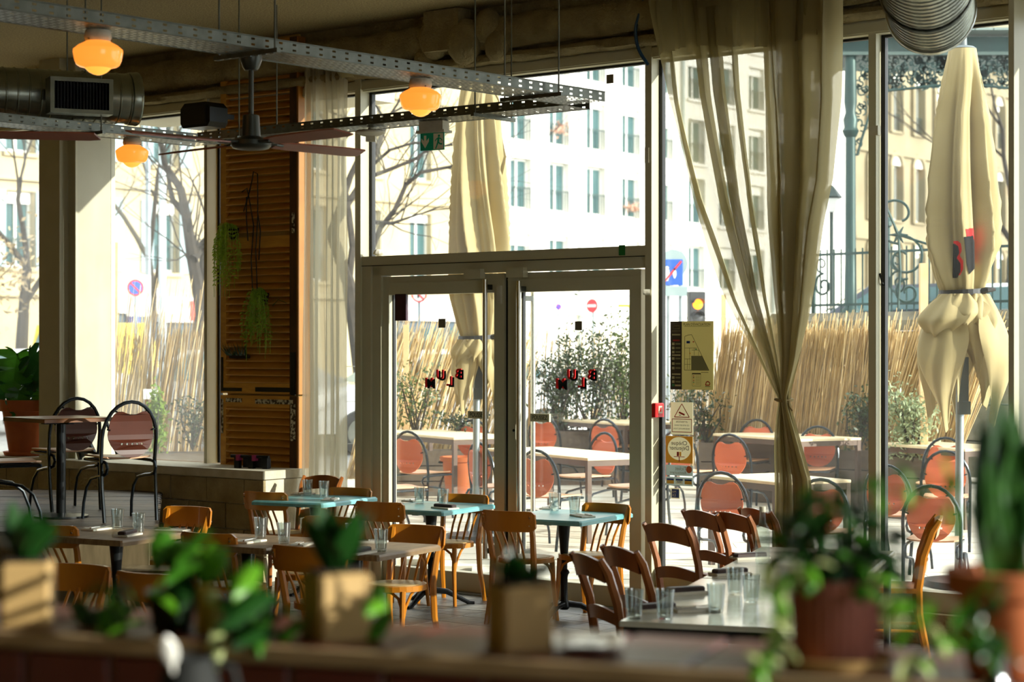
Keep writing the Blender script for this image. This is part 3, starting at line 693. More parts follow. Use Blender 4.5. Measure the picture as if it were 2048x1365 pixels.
shutter('short louvred shutter with flaking white hinge straps below the tall one', .02, zq(792), ((sSh0 + .01, sSh0 + .035, zq(870), zq(800), pw), (sSh0 + .07, sSh0 + .27, zq(806), zq(798), pw), (sSh0 + .44, sSh1 - .05, zq(808), zq(799), pw), (sSh1 - .075, sSh1 - .02, zq(880), zq(806), pw)))
# ================================================================ TERRACE FURNITURE
def yof(k0, y):                                           # distance of a point k0 above the climbing terrace seen in row y
    return (CH - .12 + .6 - k0) * F / ((y - HY) + .04 * F)
def hoop_chair(tube=M_tube):
    t = thing('bistro_terrace_chair', 'x', 'chair')
    hp = [V((-.2, -.25, 0)), V((-.205, -.215, .25)), V((-.205, -.2, .45))]
    for k in range(13):
        a = pi - pi * k / 12; hp.append(V((.207 * cos(a), -.2 - .075 * (sin(a) * .6 + .25), .6 + .265 * sin(a))))
    hp += [V((.205, -.2, .45)), V((.205, -.215, .25)), V((.2, -.25, 0))]
    MB().tube(hp, .0135, 8).build('back_hoop', tube, t, smooth=True)
    for s in (-1, 1):
        p = [(.19 * s, .2, 0), (.186 * s, .185, .12), (.182 * s, .14, .235), (.18 * s, .06, .3), (.18 * s, -.08, .325), (.182 * s, -.19, .335), (.184 * s, -.245, .352), (.184 * s, -.268, .39), (.184 * s, -.245, .425), (.182 * s, -.19, .435), (.18 * s, 0, .437), (.176 * s, .19, .437)]
        MB().tube(p, .0115, 7).build('front_leg', tube, t, smooth=True)
    MB().tube([(-.176, .19, .437), (.176, .19, .437)], .0115, 7).build('seat_bar', tube, t, smooth=True)
    ol = [(.2 * cos(a) * (1 if abs(cos(a)) < .8 else .98), .205 * sin(a)) for a in [2 * pi * k / 28 for k in range(28)]]
    ol = [(max(-.19, min(.19, x * 1.25)), max(-.19, min(.2, y * 1.25))) for x, y in ol]
    MB().prism(ol, lambda u, v, w_: V((u, v, .449 + w_ + .012 * (abs(u) / .19) ** 2)), .012).build('seat', M_terseat, t)
    def bend(c): x, z, d = c.x, c.y, c.z; return V((x, -.235 - .1 * max(0, (z + .455 - .45)) * .6 - .035 * (1 - (x / .17) ** 2) + d, z + .462))
    b = obj('back_panel', shape_mesh('plate', M_orange, bend), t); b.data.name = 'back_panel'
    for (x, z) in ((-.165, .2), (.165, .2), (-.11, .33), (.11, .33)): MB().cyl((x * .97, -.262, z + .462), (x * 1.1, -.25, z + .468), .006, seg=6).build('mount', tube, t)
    return freeze(t)
GC = 'orange terrace chairs outside'
hc = hoop_chair(); used = False
def place_hc(x, ytop, f, label, Y=None, grp=GC, z=None):
    global used
    Y = Y or yof(.865, ytop); loc = V(((x - 1024) / F * Y, Y, gz(Y) if z is None else z)); rz = face(*f)
    if not used: hc.location = loc; hc.rotation_euler = (0, 0, rz); hc['label'] = label; hc['group'] = grp; used = True; return hc
    return dup(hc, loc, rz, label, grp)
R_, L_f = (.6, .8), (-.82, -.55)
for a in ((850, 862, R_, 'orange hoop-back chair at the table behind the left door leaf, nearest of its side'),
          (925, 842, (-.4, -.9), 'orange chair behind the left terrace table, partly behind the parasol pole'),
          (1004, 884, (.8, .55), 'orange chair cut off by the middle door stile outside'),
          (1108, 899, R_, 'orange hoop-back chair in front of the table seen through the right door leaf'),
          (1170, 868, (-.75, -.65), 'orange chair on the far side of the table seen through the right door leaf'),
          (1113, 830, R_, 'orange chair right of the second push sign, at the farthest table'),
          (1236, 838, R_, 'orange chair at the near corner of the farthest table, right door leaf'),
          (1272, 884, (-.8, -.6), 'orange chair half hidden by the right door stile'),
          (1252, 820, (-.6, -.8), 'orange chair behind the farthest table, only its top showing'),
          (1382, 860, R_, 'orange chair partly covered by the lunch voucher sticker'),
          (1494, 842, (-.5, -.86), 'orange chair behind the terrace table left of the tied curtain'),
          (1487, 868, R_, 'orange chair in front of the terrace table left of the tied curtain'),
          (1466, 942, (.45, .89), 'nearest orange chair outside the right window, backrest facing the glass'),
          (1628, 856, (-.3, -.95), 'orange chair right of the tied curtain at the table end'),
          (1652, 955, (.3, .95), 'dark-looking terrace chair behind the blurred potted plant'),
          (1880, 879, (-.4, -.9), 'orange chair under the parasol tips, behind the far right table'),
          (1893, 900, (.25, .97), 'orange chair in front of the far right table under the parasol'),
          (1800, 928, R_, 'orange chair just right of the bright window post')):
    place_hc(*a)
place_hc(1872, 960, (.35, .94), 'orange terrace chair close behind the glass by the snake plant', Y=14.3)
place_hc(800, 905, (.86, .5), 'orange chair at the left edge of the left door pane', Y=17.7)
def terrace_table(xc, yc, L, Wd, label, rz=radians(28.6), two=False):
    Y = yof(.75, yc); X = (xc - 1024) / F * Y; c, s = cos(rz), sin(rz)
    # near corner given; local +x = short side to the right/away, local +y = long side to the left/away
    ctr = V((X, Y, 0)) + V((c, s, 0)) * (Wd / 2) + V((-s, c, 0)) * (L / 2); ctr.z = gz(ctr.y)
    t = thing('terrace_table', label, 'table', ctr, rz, 'pale terrace tables outside')
    MB().bevbox((0, 0, .738), (Wd, L, .024), .004).build('table_top', M_tabletop, t)
    mb = MB()
    for y in (-L / 2 + .025, L / 2 - .025): mb.box((0, y, .7), (Wd - .05, .035, .05))
    for x in (-Wd / 2 + .025, Wd / 2 - .025): mb.box((x, 0, .7), (.035, L - .05, .05))
    mb.build('apron', M_tableleg, t)
    for x in (-1, 1):
        for y in (-1, 1): MB().box((x * (Wd / 2 - .025), y * (L / 2 - .025), .363), (.042, .042, .726)).build('leg', M_tableleg, t)
    return t
terrace_table(907, 884, 1.95, .72, 'pale terrace table behind the left door leaf')
terrace_table(1175, 926, 1.9, .72, 'pale terrace table seen through the right door leaf')
terrace_table(1249, 853, 1.35, .72, 'farthest pale terrace table behind the right door leaf')
terrace_table(1601, 886, 1.5, .75, 'long pale terrace table crossing behind the tied curtain')
terrace_table(1560, 972, 1.0, .7, 'pale terrace table nearest the right window, by the card stickers')
terrace_table(1930, 905, 1.3, .72, 'pale terrace table under the parasol at far right')
terrace_table(1405, 853, 1.0, .72, 'pale terrace table end showing above the security sticker')
tt = terrace_table(432, 822, .8, .6, 'grey bar table outside the left window'); 
# ================================================================ REED FENCES
def reed_fence(name, label, a, b, z0, z1, n, seed, lean=.06, thick=.006, fray=.25, layers=3):
    r = random.Random(seed); a, b = V(a), V(b); t = thing(name, label, 'fence', V(((a.x + b.x) / 2, (a.y + b.y) / 2, z0)), 0, 'reed fences round the terrace')
    d = (b - a).normalized(); nrm = V((d.y, -d.x, 0)); L = (b - a).length; mb = MB(); mb2 = MB()
    for i in range(n):
        q = r.random() * L; p = a + d * q; p.z = 0; p += nrm * r.uniform(-.02, .02) * layers
        ln = lean + r.gauss(0, .05); top = z1 + r.gauss(-.02, .035) + (r.random() ** 4) * fray; rr = thick * r.uniform(.6, 1.25)
        e = p + d * (ln * (top - z0)) + nrm * r.gauss(0, .015); m_ = (p + e) / 2 + d * r.gauss(0, .008)
        (mb if i % 3 else mb2).tube([V((p.x, p.y, z0)), V((m_.x, m_.y, (z0 + top) / 2)), V((e.x, e.y, top))], [rr, rr, rr * .7], 3)
    o = mb.build('reeds', M_reed, t, world=True, fix=False); o['kind'] = 'stuff'
    o = mb2.build('pale_reeds', mat('pale_reed', '#ead7a8', '#cfae70', .7, scale=3), t, world=True, fix=False); o['kind'] = 'stuff'
    for zz in (.25, .55, .8):
        z = lerp(z0, z1, zz); MB().cyl(V((a.x, a.y, z)) - nrm * .04, V((b.x, b.y, z)) - nrm * .04, .004, seg=5).build('wire', M_steel, t, world=True)
    return t
reed_fence('reed_fence', 'tall reed fence with frayed tops outside the left window', P(205, 700, 22), P(480, 700, 21.6), .55, 2.12, 620, 1, .12, .0042, .7)
reed_fence('reed_fence', 'leaning reed fence behind the left door leaf', P(690, 700, 21.6), P(985, 700, 21.8), .5, 2.06, 800, 2, .3, .0042, .5)
reed_fence('reed_fence', 'thin leftover of reed fence behind the shrubs in the right door leaf', P(1030, 700, 22.6), P(1300, 700, 22.6), .6, 2.1, 160, 3, .03, .005, .3)
reed_fence('reed_fence', 'tan reed fence below the stone wall outside the right window', P(1412, 700, 21.2), P(1760, 700, 19.9), .75, 2.12, 1700, 4, .16, .0042, .22)
reed_fence('reed_fence', 'reed fence leaning beside the closed parasol on the right', P(1745, 700, 19.9), P(1905, 700, 19.4), .75, 2.12, 700, 5, .33, .0042, .2)
reed_fence('reed_fence', 'sparse dark reed screen left of the tied curtain', P(1336, 700, 21.6), P(1450, 700, 21.2), .6, 1.75, 120, 6, .1, .005, .3)
for (x, y0, y1, Y, wd, label) in ((226, 485, 920, 22.2, .05, 'pale timber fence stake outside the left window'), (812, 650, 880, 21.3, .06, 'pale timber stake in the leaning reed fence'), (1447, 590, 860, 21.4, .05, 'yellow timber stake right of the traffic light'), (1847, 527, 880, 18.9, .075, 'square timber fence post left of the big parasol'), (1058, 560, 860, 22.7, .03, 'thin cane leaning at the left of the right door pane')):
    a, b = P(x, y1, Y), P(x + (6 if Y > 22 else 0), y0, Y)
    tag(MB().tube([V((a.x, a.y, gz(Y))), b], wd * .7, 4).build('fence_stake', mat('raw_timber', '#dcb98a', '#c79f6c', .7, scale=5)), label, 'stake')
# wooden planter boxes
M_planter = mat('planter_wood', '#6e6152', '#564b3f', .7, scale=4, stretch=(1, 1, 6))
def planter(label, a, b, dep, h):
    a, b = V(a), V(b); d = (b - a).normalized(); nrm = V((-d.y, d.x, 0)); L = (b - a).length; c = (a + b) / 2; z = gz(c.y)
    t = thing('planter_box', label, 'planter', V((c.x, c.y, z)), atan2(d.y, d.x), 'wooden planter boxes')
    for k in range(3): MB().box((0, 0, h * (k + .5) / 3), (L, .025, h / 3 - .012)).build('plank', M_planter, t)
    for k in range(3): MB().box((0, dep, h * (k + .5) / 3), (L, .025, h / 3 - .012)).build('plank', M_planter, t)
    for s in (-1, 1): MB().box((s * L / 2, dep / 2, h / 2), (.03, dep + .02, h)).build('end_panel', M_planter, t)
    MB().box((0, dep / 2, h - .06), (L - .04, dep - .03, .04)).build('soil', M_soil, t)
    return t
def gp(x, Y): return V(((x - 1024) / F * Y, Y, 0))
planter('long wooden planter behind the farthest table in the right door leaf', gp(1040, 22.0), gp(1300, 22.0), .4, .62)
planter('wooden planter under the reed fence right of the tied curtain', gp(1560, 20.2), gp(1765, 19.4), .4, .62)
planter('wooden planter under the reed fence left of the tied curtain', gp(1400, 20.6), gp(1545, 20.3), .4, .62)
planter('wooden planter beside the parasol at far right', gp(1775, 19.1), gp(1880, 18.7), .35, .62)
planter('wooden planter behind the left terrace table', gp(780, 20.9), gp(960, 20.9), .35, .5)
planter('wooden planter outside the left window', gp(215, 20.6), gp(450, 20.6), .4, .5)
# ---- shrubs
def leaf_tri(mb, p, s, r):
    a = V((r.gauss(0, 1), r.gauss(0, 1), r.gauss(0, 1))).normalized(); b = a.cross(V((r.gauss(0, 1), r.gauss(0, 1), r.gauss(0, 1)))).normalized()
    mb.add([p - a * s, p + b * s * .45, p + a * s, p - b * s * .45], [(0, 1, 2, 3)])
def shrub(name, label, c, rx, ry, h, nl, m, ls, seed, stems=7, grp=None, cone=0):
    r = random.Random(seed); c = V(c); t = thing(name, label, 'shrub', c, 0, grp); mb = MB(); tips = []
    for k in range(stems):
        a = r.uniform(0, 6.28); e = c + V((rx * .7 * cos(a), ry * .7 * sin(a), h * r.uniform(.6, .95))); m_ = c + (e - c) * .5 + V((r.gauss(0, .04), r.gauss(0, .04), .04))
        mb.tube([c, m_, e], [.012, .009, .004], 5); tips += [m_, e]
        for q in range(3):
            b = lerp(m_, e, r.random()); f = b + V((r.gauss(0, rx * .4), r.gauss(0, ry * .4), r.uniform(.02, .2) * h)); mb.tube([b, f], [.005, .002], 4); tips.append(f)
    mb.build('stems', M_bark, t, world=True, fix=False); lf = MB()
    for k in range(nl):
        p = r.choice(tips) + V((r.gauss(0, rx * .26), r.gauss(0, ry * .26), r.gauss(0, h * .11)))
        if cone: q = (p.z - c.z) / h; p = V((lerp(p.x, c.x, min(.9, max(0, q) * cone)), lerp(p.y, c.y, min(.9, max(0, q) * cone)), p.z))
        if r.random() < .2: p.z = c.z + h * r.uniform(.05, .5)
        if p.z < c.z + .02: p.z = c.z + r.uniform(.02, h * .5)
        leaf_tri(lf, p, ls * r.uniform(.6, 1.2), r)
    o = lf.build('foliage', m, t, world=True, fix=False); o['kind'] = 'stuff'; return t
M_shr = mat('shrub_green', '#56682f', '#38491f', .45, scale=9, trans=.3); M_shr2 = mat('shrub_silver', '#a9b48e', '#7c8a63', .5, scale=9, trans=.3)
M_shrdark = mat('shrub_dark_green', '#3a4d28', '#22331a', .4, scale=9, trans=.25); M_shry = mat('shrub_yellow_green', '#86a231', '#5c7a1f', .4, scale=9, trans=.4)
def pz(x, y, Y): p = P(x, y, Y); return p
for i, (x, yb, yt, Y, wpx, m, label, nl, cone) in enumerate(((1115, 835, 690, 22.2, 60, M_shrdark, 'airy shrub behind the left end of the farthest table', 2000, 0), (1180, 835, 665, 22.2, 70, M_shrdark, 'airy dark shrub behind the letters on the right door pane', 2400, 0), (1245, 835, 640, 22.2, 55, M_shr, 'tallest shrub at the right of the right door pane', 1900, 0),
        (835, 880, 752, 20.9, 45, M_shr, 'small olive shrub beside the stake behind the left door pane', 600, 0), (930, 880, 830, 20.6, 40, M_shrdark, 'low dark shrub below the parasol tips in the door', 300, 0),
        (312, 915, 795, 20.6, 40, M_shry, 'bright green upright shrub outside the left window', 900, .7), (385, 900, 795, 20.8, 30, M_shrdark, 'thin dark shrub beside the bar table outside', 350, 0), (255, 915, 870, 20.4, 35, M_shrdark, 'low dark shrub at the foot of the left window', 350, 0),
        (1718, 888, 790, 19.6, 38, M_shrdark, 'dark shrub in the planter left of the bright window post', 700, 0), (1826, 885, 785, 18.9, 52, M_shr2, 'silvery round shrub left of the parasol tips', 1500, 0), (1410, 850, 785, 20.7, 45, M_shrdark, 'dark shrub below the evacuation plan', 500, 0), (1360, 840, 780, 20.9, 30, M_shr, 'small shrub behind the security sticker', 300, 0))):
    k = Y / F; c_ = P(x, yb, Y); c_.z = min(c_.z, gz(Y) + .57); shrub('shrub', label, c_, wpx * k, wpx * k * .6, P(x, yt, Y).z - c_.z, nl, m, .028 if m is not M_shry else .035, 20 + i, grp='terrace shrubs', cone=cone)
# ================================================================ CLOSED PARASOLS
def parasol(label, x, Y, ytop, ytie, ytip, rtab, seed, logo=False, folds=8, yaw=0.0, flare=1.0):
    k = Y / F; top = P(x, ytop, Y); base = V((top.x, top.y, gz(Y))); t = thing('closed_parasol', label, 'parasol', base, 0, 'closed cream parasols')
    zt, zi, zp = top.z - base.z, P(x, ytie, Y).z - base.z, P(x, ytip, Y).z - base.z; r = random.Random(seed); ph = [r.uniform(0, 6.28) for _ in range(8)]
    MB().cyl((-.03, 0, 0), (0, 0, zt + .02), .032, seg=14).build('pole', mat('grey_pole', '#9aa3a6', '#858e92', .35, .6, scale=3), t, smooth=True)
    MB().lathe([(.3, 0), (.3, .05), (.06, .07), (.04, .25), (.03, .26)], seg=24).build('foot', M_blackm, t, smooth=True)
    rad = lambda z: interp(rtab, zt - z)
    def surf(a, z):
        w_ = min(1, (zt - z) / .5); sw = a + .35 * sin(z * 1.3 + ph[0]) * w_
        f = .24 * (1 - 2 * abs(sin(.5 * folds * sw + .5 * ph[1] + .3 * sin(2 * z))) ** .7) + .12 * sin(folds * sw + ph[1] + .5 * sin(2 * z)) + .1 * sin(folds * 1.6 * sw + ph[2] + z) + .06 * sin(folds * 2.7 * sw + ph[3] + 1.7 * z)
        q = rad(z); 
        return q * (1 + f * w_ * (.35 + .65 * min(1, abs(z - zi) / .35)))
    na = 150; g = []
    for i in range(56):
        z = lerp(zt, zi, i / 55); g.append([V((surf(a, z) * cos(a), surf(a, z) * sin(a), z)) for a in [2 * pi * j / na for j in range(na + 1)]])
    cn = MB().sheet(g).build('canopy', M_canvas, t, smooth=True, fix=False); cn.data.set_sharp_from_angle(angle=pi)
    # skirt below the tie: separate hanging panels that bulge out and end in points
    ri = rad(zi) * 1.2; H = zi - zp; r = random.Random(seed + 1)
    def panel(name, a0, half, out, length, tipshift=0.0, lift=0.0, wav=.012, hem=.55):
        """panel hanging from the strap: a0 direction, half angle, how far it swings out, length, sideways shift of the tip"""
        gg = []
        for i in range(22):
            q = i / 21; row = []; rr = ri + out * sin(min(1, q * 1.25) * pi * .62) * (1 - .75 * max(0, q - .5) * 2 * .75); wq = half * (1 + .9 * sin(pi * min(1, q * 1.1))) * (1 - q ** 3 * .93)
            for u in [k_ / 14 - .5 for k_ in range(15)]:
                a = a0 + tipshift * q + wq * 2 * u; z = zi + .012 - length * q * (1 - hem * (2 * abs(u)) ** 1.5 * (.15 + .85 * (1 - q))) + lift * sin(pi * q); w2 = rr + wav * sin(5 * u * pi + q * 4 + a0) + .02 * cos(2 * pi * u)
                row.append(V((w2 * cos(a), w2 * sin(a), z)))
            gg.append(row)
        o = MB().sheet(gg).build(name, M_canvas, t, smooth=True, fix=False); o.data.set_sharp_from_angle(angle=pi)
    for a0, hf, ou, ln, ts in ((-2.75, .5, .2, 1.0, .5), (-.35, .5, .2, .96, -.45), (-1.15, .32, .1, .62, -.1), (2.5, .5, .16, .9, .2), (.6, .5, .18, .85, 0), (1.55, .5, .14, .95, 0), (-2.05, .3, .05, .78, .1)): panel('skirt_panel', a0 + yaw, hf, ou * flare, H * ln, ts)
    for a0, hf, ou, ln, ts in ((-1.75, .42, .13, .27, 0), (-.85, .36, .12, .34, -.1), (-2.5, .5, .19, .36, 0)): panel('loose_flap', a0 + yaw, hf, ou * flare, H * ln * 1.1, ts, .0, .02, .2)
    pts = [V((ri * 1.03 * cos(a), ri * 1.03 * sin(a), zi + .03 + .012 * sin(a + 1))) for a in [2 * pi * j / 28 for j in range(28)]]
    sm = MB(); rs = [[p + V((0, 0, dz)) for dz in (-.022, .022)] for p in pts]; sm.sheet(rs + [rs[0]])
    aK = -.75; kx = V((ri * 1.06 * cos(aK), ri * 1.06 * sin(aK), zi + .03)); sm.tube([kx - V((.05, 0, 0)), kx + V((.02, -.02, .01)), kx + V((.08, -.02, .015))], [.02, .024, .012], 7); sm.tube([kx, kx + V((.03, -.02, -.1)), kx + V((.01, -.02, -.19))], .009, 5)
    sm.build('strap', M_black, t, fix=False)
    MB().lathe([(rad(zt) * .98, zt - .004), (rad(zt) * 1.02, zt + .004), (rad(zt) * .8, zt + .02), (.035, zt + .03), (.033, zt + .09), (.02, zt + .1)], seg=24).build('cap', mat('parasol_cap', '#5d6566', rough=.5), t, smooth=True)
    MB().box((.0, -.03, zp + .42), (.07, .05, .34)).box((.0, -.04, zp + .2), (.09, .08, .1)).build('crank_housing', M_fanmetal, t)
    if logo:
        def patch(poly, nm, m, lift):
            cells = []; N_ = 46; xs = [p[0] for p in poly]; zs = [p[1] for p in poly]; x0, x1, z0, z1 = min(xs), max(xs), min(zs), max(zs); mb = MB()
            def inside(u, v):
                c = False; j = len(poly) - 1
                for i in range(len(poly)):
                    (xi, zi_), (xj, zj) = poly[i], poly[j]
                    if (zi_ > v) != (zj > v) and u < (xj - xi) * (v - zi_) / (zj - zi_) + xi: c = not c
                    j = i
                return c
            def pt(u, v):
                z = v; a = -pi / 2 + u; rr = surf(a % (2 * pi), z) + lift; return V((rr * cos(a), rr * sin(a), z))
            for i in range(N_):
                for j in range(N_):
                    u, v = lerp(x0, x1, (i + .5) / N_), lerp(z0, z1, (j + .5) / N_)
                    if inside(u, v):
                        du, dv = (x1 - x0) / N_ / 2, (z1 - z0) / N_ / 2; mb.add([pt(u - du, v - dv), pt(u + du, v - dv), pt(u + du, v + dv), pt(u - du, v + dv)], [(0, 1, 2, 3)])
            mb.build(nm, m, cn, fix=False)
        zc = P(x, 515, Y).z - base.z
        def B(dx, dz, sc2): return [(dx + sc2 * u, zc + dz + sc2 * v) for u, v in [(-.1, .16), (.02, .16), (.1, .13), (.12, .06), (.06, .01), (.15, -.05), (.15, -.14), (.06, -.2), (-.1, -.2)]]
        def Lt(dx, dz, sc2): return [(dx + sc2 * u * 1.2, zc + dz + sc2 * v) for u, v in [(-.12, .2), (.06, .22), (.17, .02), (.17, -.12), (.0, -.2), (-.06, -.1)]]
        patch([(-.42 + (u + .2) * 2.0, v) for u, v in B(-.2, .0, .72)], 'print', M_red, .004); patch([(-.52 + (u + .2) * 2.0, v - .02) for u, v in B(-.2, .0, .72)], 'print', M_blackp, .0065)
        patch([(.08 + (u - .22) * 2.0, v) for u, v in Lt(.22, .05, .75)], 'print', M_red, .004); patch([(.0 + (u - .22) * 1.9, v - .03) for u, v in Lt(.22, .03, .7)], 'print', M_blackp, .0065)
    return t
parasol('big closed cream parasol with red and black print outside the far right window', 1925, 15.0, 99, 592, 868, [(0, .105), (.25, .15), (.7, .2), (1.25, .25), (1.5, .25), (1.75, .2), (1.93, .135), (3, .15)], 5, True, 7)
parasol('closed cream parasol with a dark strap behind the left door leaf', 958, 17.6, 118, 682, 832, [(0, .11), (.4, .16), (1, .2), (1.6, .24), (2.1, .235), (2.4, .19), (2.55, .15), (4, .16)], 11, False, 8, 0.0, .35)
# terracotta tub behind the left table
def tub(name, label, loc, r1, r2, h, rim=.05, grp=None, m=M_terr, saucer=False, soil=True):
    t = thing(name, label, 'plant pot', loc, 0, grp); b = .03 if saucer else 0
    MB().lathe([(r1 * .9, b), (r1, b + .005), (lerp(r1, r2, .8) , b + h - rim - .002), (lerp(r1, r2, .8) + .006, b + h - rim), (r2 + .012, b + h - rim + .004), (r2 + .016, b + h), (r2 - .012, b + h), (r2 - .02, b + h - .05)], seg=32, caps=True).build('pot', m, t, smooth=True)
    if soil: MB().lathe([(.001, b + h - .035), (r2 - .016, b + h - .035)], seg=20, caps=False).build('soil', M_soil, t)
    if saucer: MB().lathe([(r1 * .95, 0), (r1 * 1.25, .005), (r1 * 1.35, .04), (r1 * 1.28, .042), (r1 * 1.15, .028), (r1 * .9, .026)], seg=32).build('saucer', m, t, smooth=True)
    return t
tub('terracotta_tub', 'terracotta tub on the ground behind the left terrace table', V((gp(925, 20.2).x, 20.2, gz(20.2))), .16, .22, .5)
# ================================================================ STREET AND BUILDINGS
DB, NB = V((.637, .771, 0)), V((.771, -.637, 0)); OB = V((2.9, 90, 0))          # street front: direction, outward normal, anchor
M_wwall = mat('white_render', '#f3efe4', '#e8e2d4', .9, scale=.3); M_bwall = mat('beige_render', '#c2b390', '#ab9b77', .9, scale=.3); M_bstone = mat('warm_stone', '#968a6d', '#7c7158', .9, scale=.5)
M_wpane = mat('dark_window_pane', '#2c4a4c', '#48696a', .12, scale=.6); M_wframe = mat('white_window_frame', '#efede4', rough=.5); M_shut = mat('grey_blue_shutter', '#9db0b4', '#85999e', .6, scale=1)
M_rail = mat('black_ironwork', '#23322f', '#2f403c', .5, .3, scale=2); M_wreveal = mat('window_reveal', '#d8d2c4', rough=.9)
def LB(x):                                                # distance along the street front seen in column x
    a = (x - 1024) / F; return (a * OB.y - OB.x) / (DB.x - a * DB.y)
def BP(l, z, out=0.0): p = OB + DB * l + NB * out; return V((p.x, p.y, z))
def bbox(mb, l0, l1, o0, o1, z0, z1):
    pts = [BP(l, z, o) for l in (l0, l1) for o in (o0, o1) for z in (z0, z1)]
    return mb.add(pts, [(0, 1, 3, 2), (4, 6, 7, 5), (0, 4, 5, 1), (2, 3, 7, 6), (0, 2, 6, 4), (1, 5, 7, 3)])
def building(name, label, l0, l1, cols, rows, ww, wall, style, H=24, ground=3.6, seed=0, arch=False):
    """street front with real window openings: wall strips between the openings, recessed frames, panes and railings"""
    r = random.Random(seed); t = thing(name, label, 'building', BP((l0 + l1) / 2, 0), 0); mb = MB()
    xs = sorted(cols); edges = [l0] + [v for c in xs for v in (c - ww / 2, c + ww / 2)] + [l1]
    for k in range(0, len(edges), 2): bbox(mb, edges[k], edges[k + 1], -.45, 0, 0, H)
    for c in xs:
        zz = [0] + [v for a, b in rows for v in (a, b)] + [H]
        for k in range(0, len(zz), 2): bbox(mb, c - ww / 2, c + ww / 2, -.45, 0, zz[k], zz[k + 1])
    bbox(mb, l0, l1, -9, -.45, H - .3, H); 
    mb.build('wall', wall, t, world=True)
    MB().add([BP(l0, 0, -.5), BP(l1, 0, -.5), BP(l1, H, -.5), BP(l0, H, -.5)], [(0, 1, 2, 3)]).build('inner_wall', M_wpane, t, world=True)
    for z0, z1, o in ([(ground + .1, ground + .4, .25), (H - .5, H, .4)] + ([(b_ + (.55 if arch else .35), b_ + (.75 if arch else .5), .18) for a_, b_ in rows] if style != 'white' else [])): bbox(MB(), l0, l1, 0, o, z0, z1) and bbox(m2 := MB(), l0, l1, 0, o, z0, z1).build('cornice', wall, t, world=True)
    for c in xs:
        for ri, (a, b) in enumerate(rows):
            m2 = MB(); f = .09
            bbox(m2, c - ww / 2, c - ww / 2 + f, -.4, -.28, a, b); bbox(m2, c + ww / 2 - f, c + ww / 2, -.4, -.28, a, b); bbox(m2, c - .05, c + .05, -.4, -.28, a, b); bbox(m2, c - ww / 2, c + ww / 2, -.4, -.28, b - .1, b); bbox(m2, c - ww / 2, c + ww / 2, -.4, -.28, a, a + .12)
            if r.random() < .7: bbox(m2, c - ww / 2 + .02, c + ww / 2 - .02, -.3, -.2, b - r.uniform(.2, .6), b)
            wn = m2.build('window', M_wframe, t, world=True)
            bbox(MB(), 0, 1, 0, 1, 0, 1); bbox(m3 := MB(), c - ww / 2 + .05, c + ww / 2 - .05, -.37, -.35, a + .05, b - .05).build('pane', M_wpane, wn, world=True)
            if style == 'white' or ri % 2 == 0:
                m4 = MB(); h = .95
                bbox(m4, c - ww / 2, c + ww / 2, -.06, -.02, a + h, a + h + .05)
                for q in range(7): l = lerp(c - ww / 2 + .05, c + ww / 2 - .05, q / 6); bbox(m4, l - .012, l + .012, -.05, -.03, a, a + h)
                m4.build('railing', M_rail, wn, world=True)
            bbox(m5 := MB(), c - ww / 2 - .12, c + ww / 2 + .12, 0, .14, a - .14, a).build('sill', wall, wn, world=True)
            if style == 'shutters':
                m6 = MB(); bbox(m6, c - ww * .98, c - ww / 2 - .02, .02, .07, a, b); bbox(m6, c + ww / 2 + .02, c + ww * .98, .02, .07, a, b); m6.build('shutter', M_shut, wn, world=True)
            if arch:
                m7 = MB(); ring = []
                for rr, oo in ((ww / 2 + .05, 0), (ww / 2 + .05, .16), (ww / 2 + .3, .16), (ww / 2 + .3, 0)): ring.append([BP(c - rr * cos(q), b + rr * sin(q), oo) for q in [pi * k / 10 for k in range(11)]])
                for i in range(3): m7.sheet([ring[i], ring[i + 1]])
                for sgn in (-1, 1): bbox(m7, c + sgn * (ww / 2 + .18) - .13, c + sgn * (ww / 2 + .18) + .13, 0, .2, a - .1, b)
                m7.build('arch', wall, wn, world=True, fix=False)
                MB().add([BP(c, b, -.02)] + [BP(c - (ww / 2 + .05) * cos(q), b + (ww / 2 + .05) * sin(q), -.0 + .02) for q in [pi * k / 10 for k in range(11)]], [tuple([0] + list(range(1, 12)))]).build('tympanum', M_wreveal, wn, world=True, fix=False)
    return t
lw0 = LB(1000)
cw = [lw0 + 1.45 + 2.78 * k for k in range(10)]
rowsW = [(4.9, 7.1), (8.15, 10.45), (11.2, 13.4), (14.4, 16.6), (17.4, 19.6)]
wb_ = building('white_building', 'white sunlit apartment building with rows of tall windows behind the transom', lw0, lw0 + 30.5, cw, rowsW, 1.5, M_wwall, 'white', 25, 3.4, 1)
for k in (1, 4, 7): MB().cyl(BP(lw0 + 2.9 + 2.78 * k, 0, .12), BP(lw0 + 2.9 + 2.78 * k, 25, .12), .08, seg=8).build('downpipe', mat('downpipe', '#b9c7c4', rough=.5), wb_, world=True)
for c_, z_ in ((cw[1], 11.75), (cw[3], 8.5), (cw[4], 5.2)):
    r = random.Random(int(z_ * 10)); mb = MB().box((0, 0, 0), (.01, .01, .01))
    mb = MB()
    for k in range(60): leaf_tri(mb, BP(c_ + r.gauss(0, .3), z_ + r.gauss(.2, .12), .05 + r.gauss(0, .08)), .12, r)
    mb.build('flower_box', mat('orange_flowers', '#d2a58e', '#a87a60', .7, scale=4), wb_, world=True, fix=False)
l1 = LB(560)
building('beige_building', 'beige stone apartment building behind the bare tree left of the white one', l1, lw0 - .05, [l1 + 1.9 + 3.1 * k for k in range(int((lw0 - l1 - 1) / 3.1))], [(4.6, 7.6), (9.0, 11.9), (13.2, 15.8), (17.2, 19.6)], 1.35, M_bwall, 'plain', 26, 3.8, 2)
l2 = LB(-60)
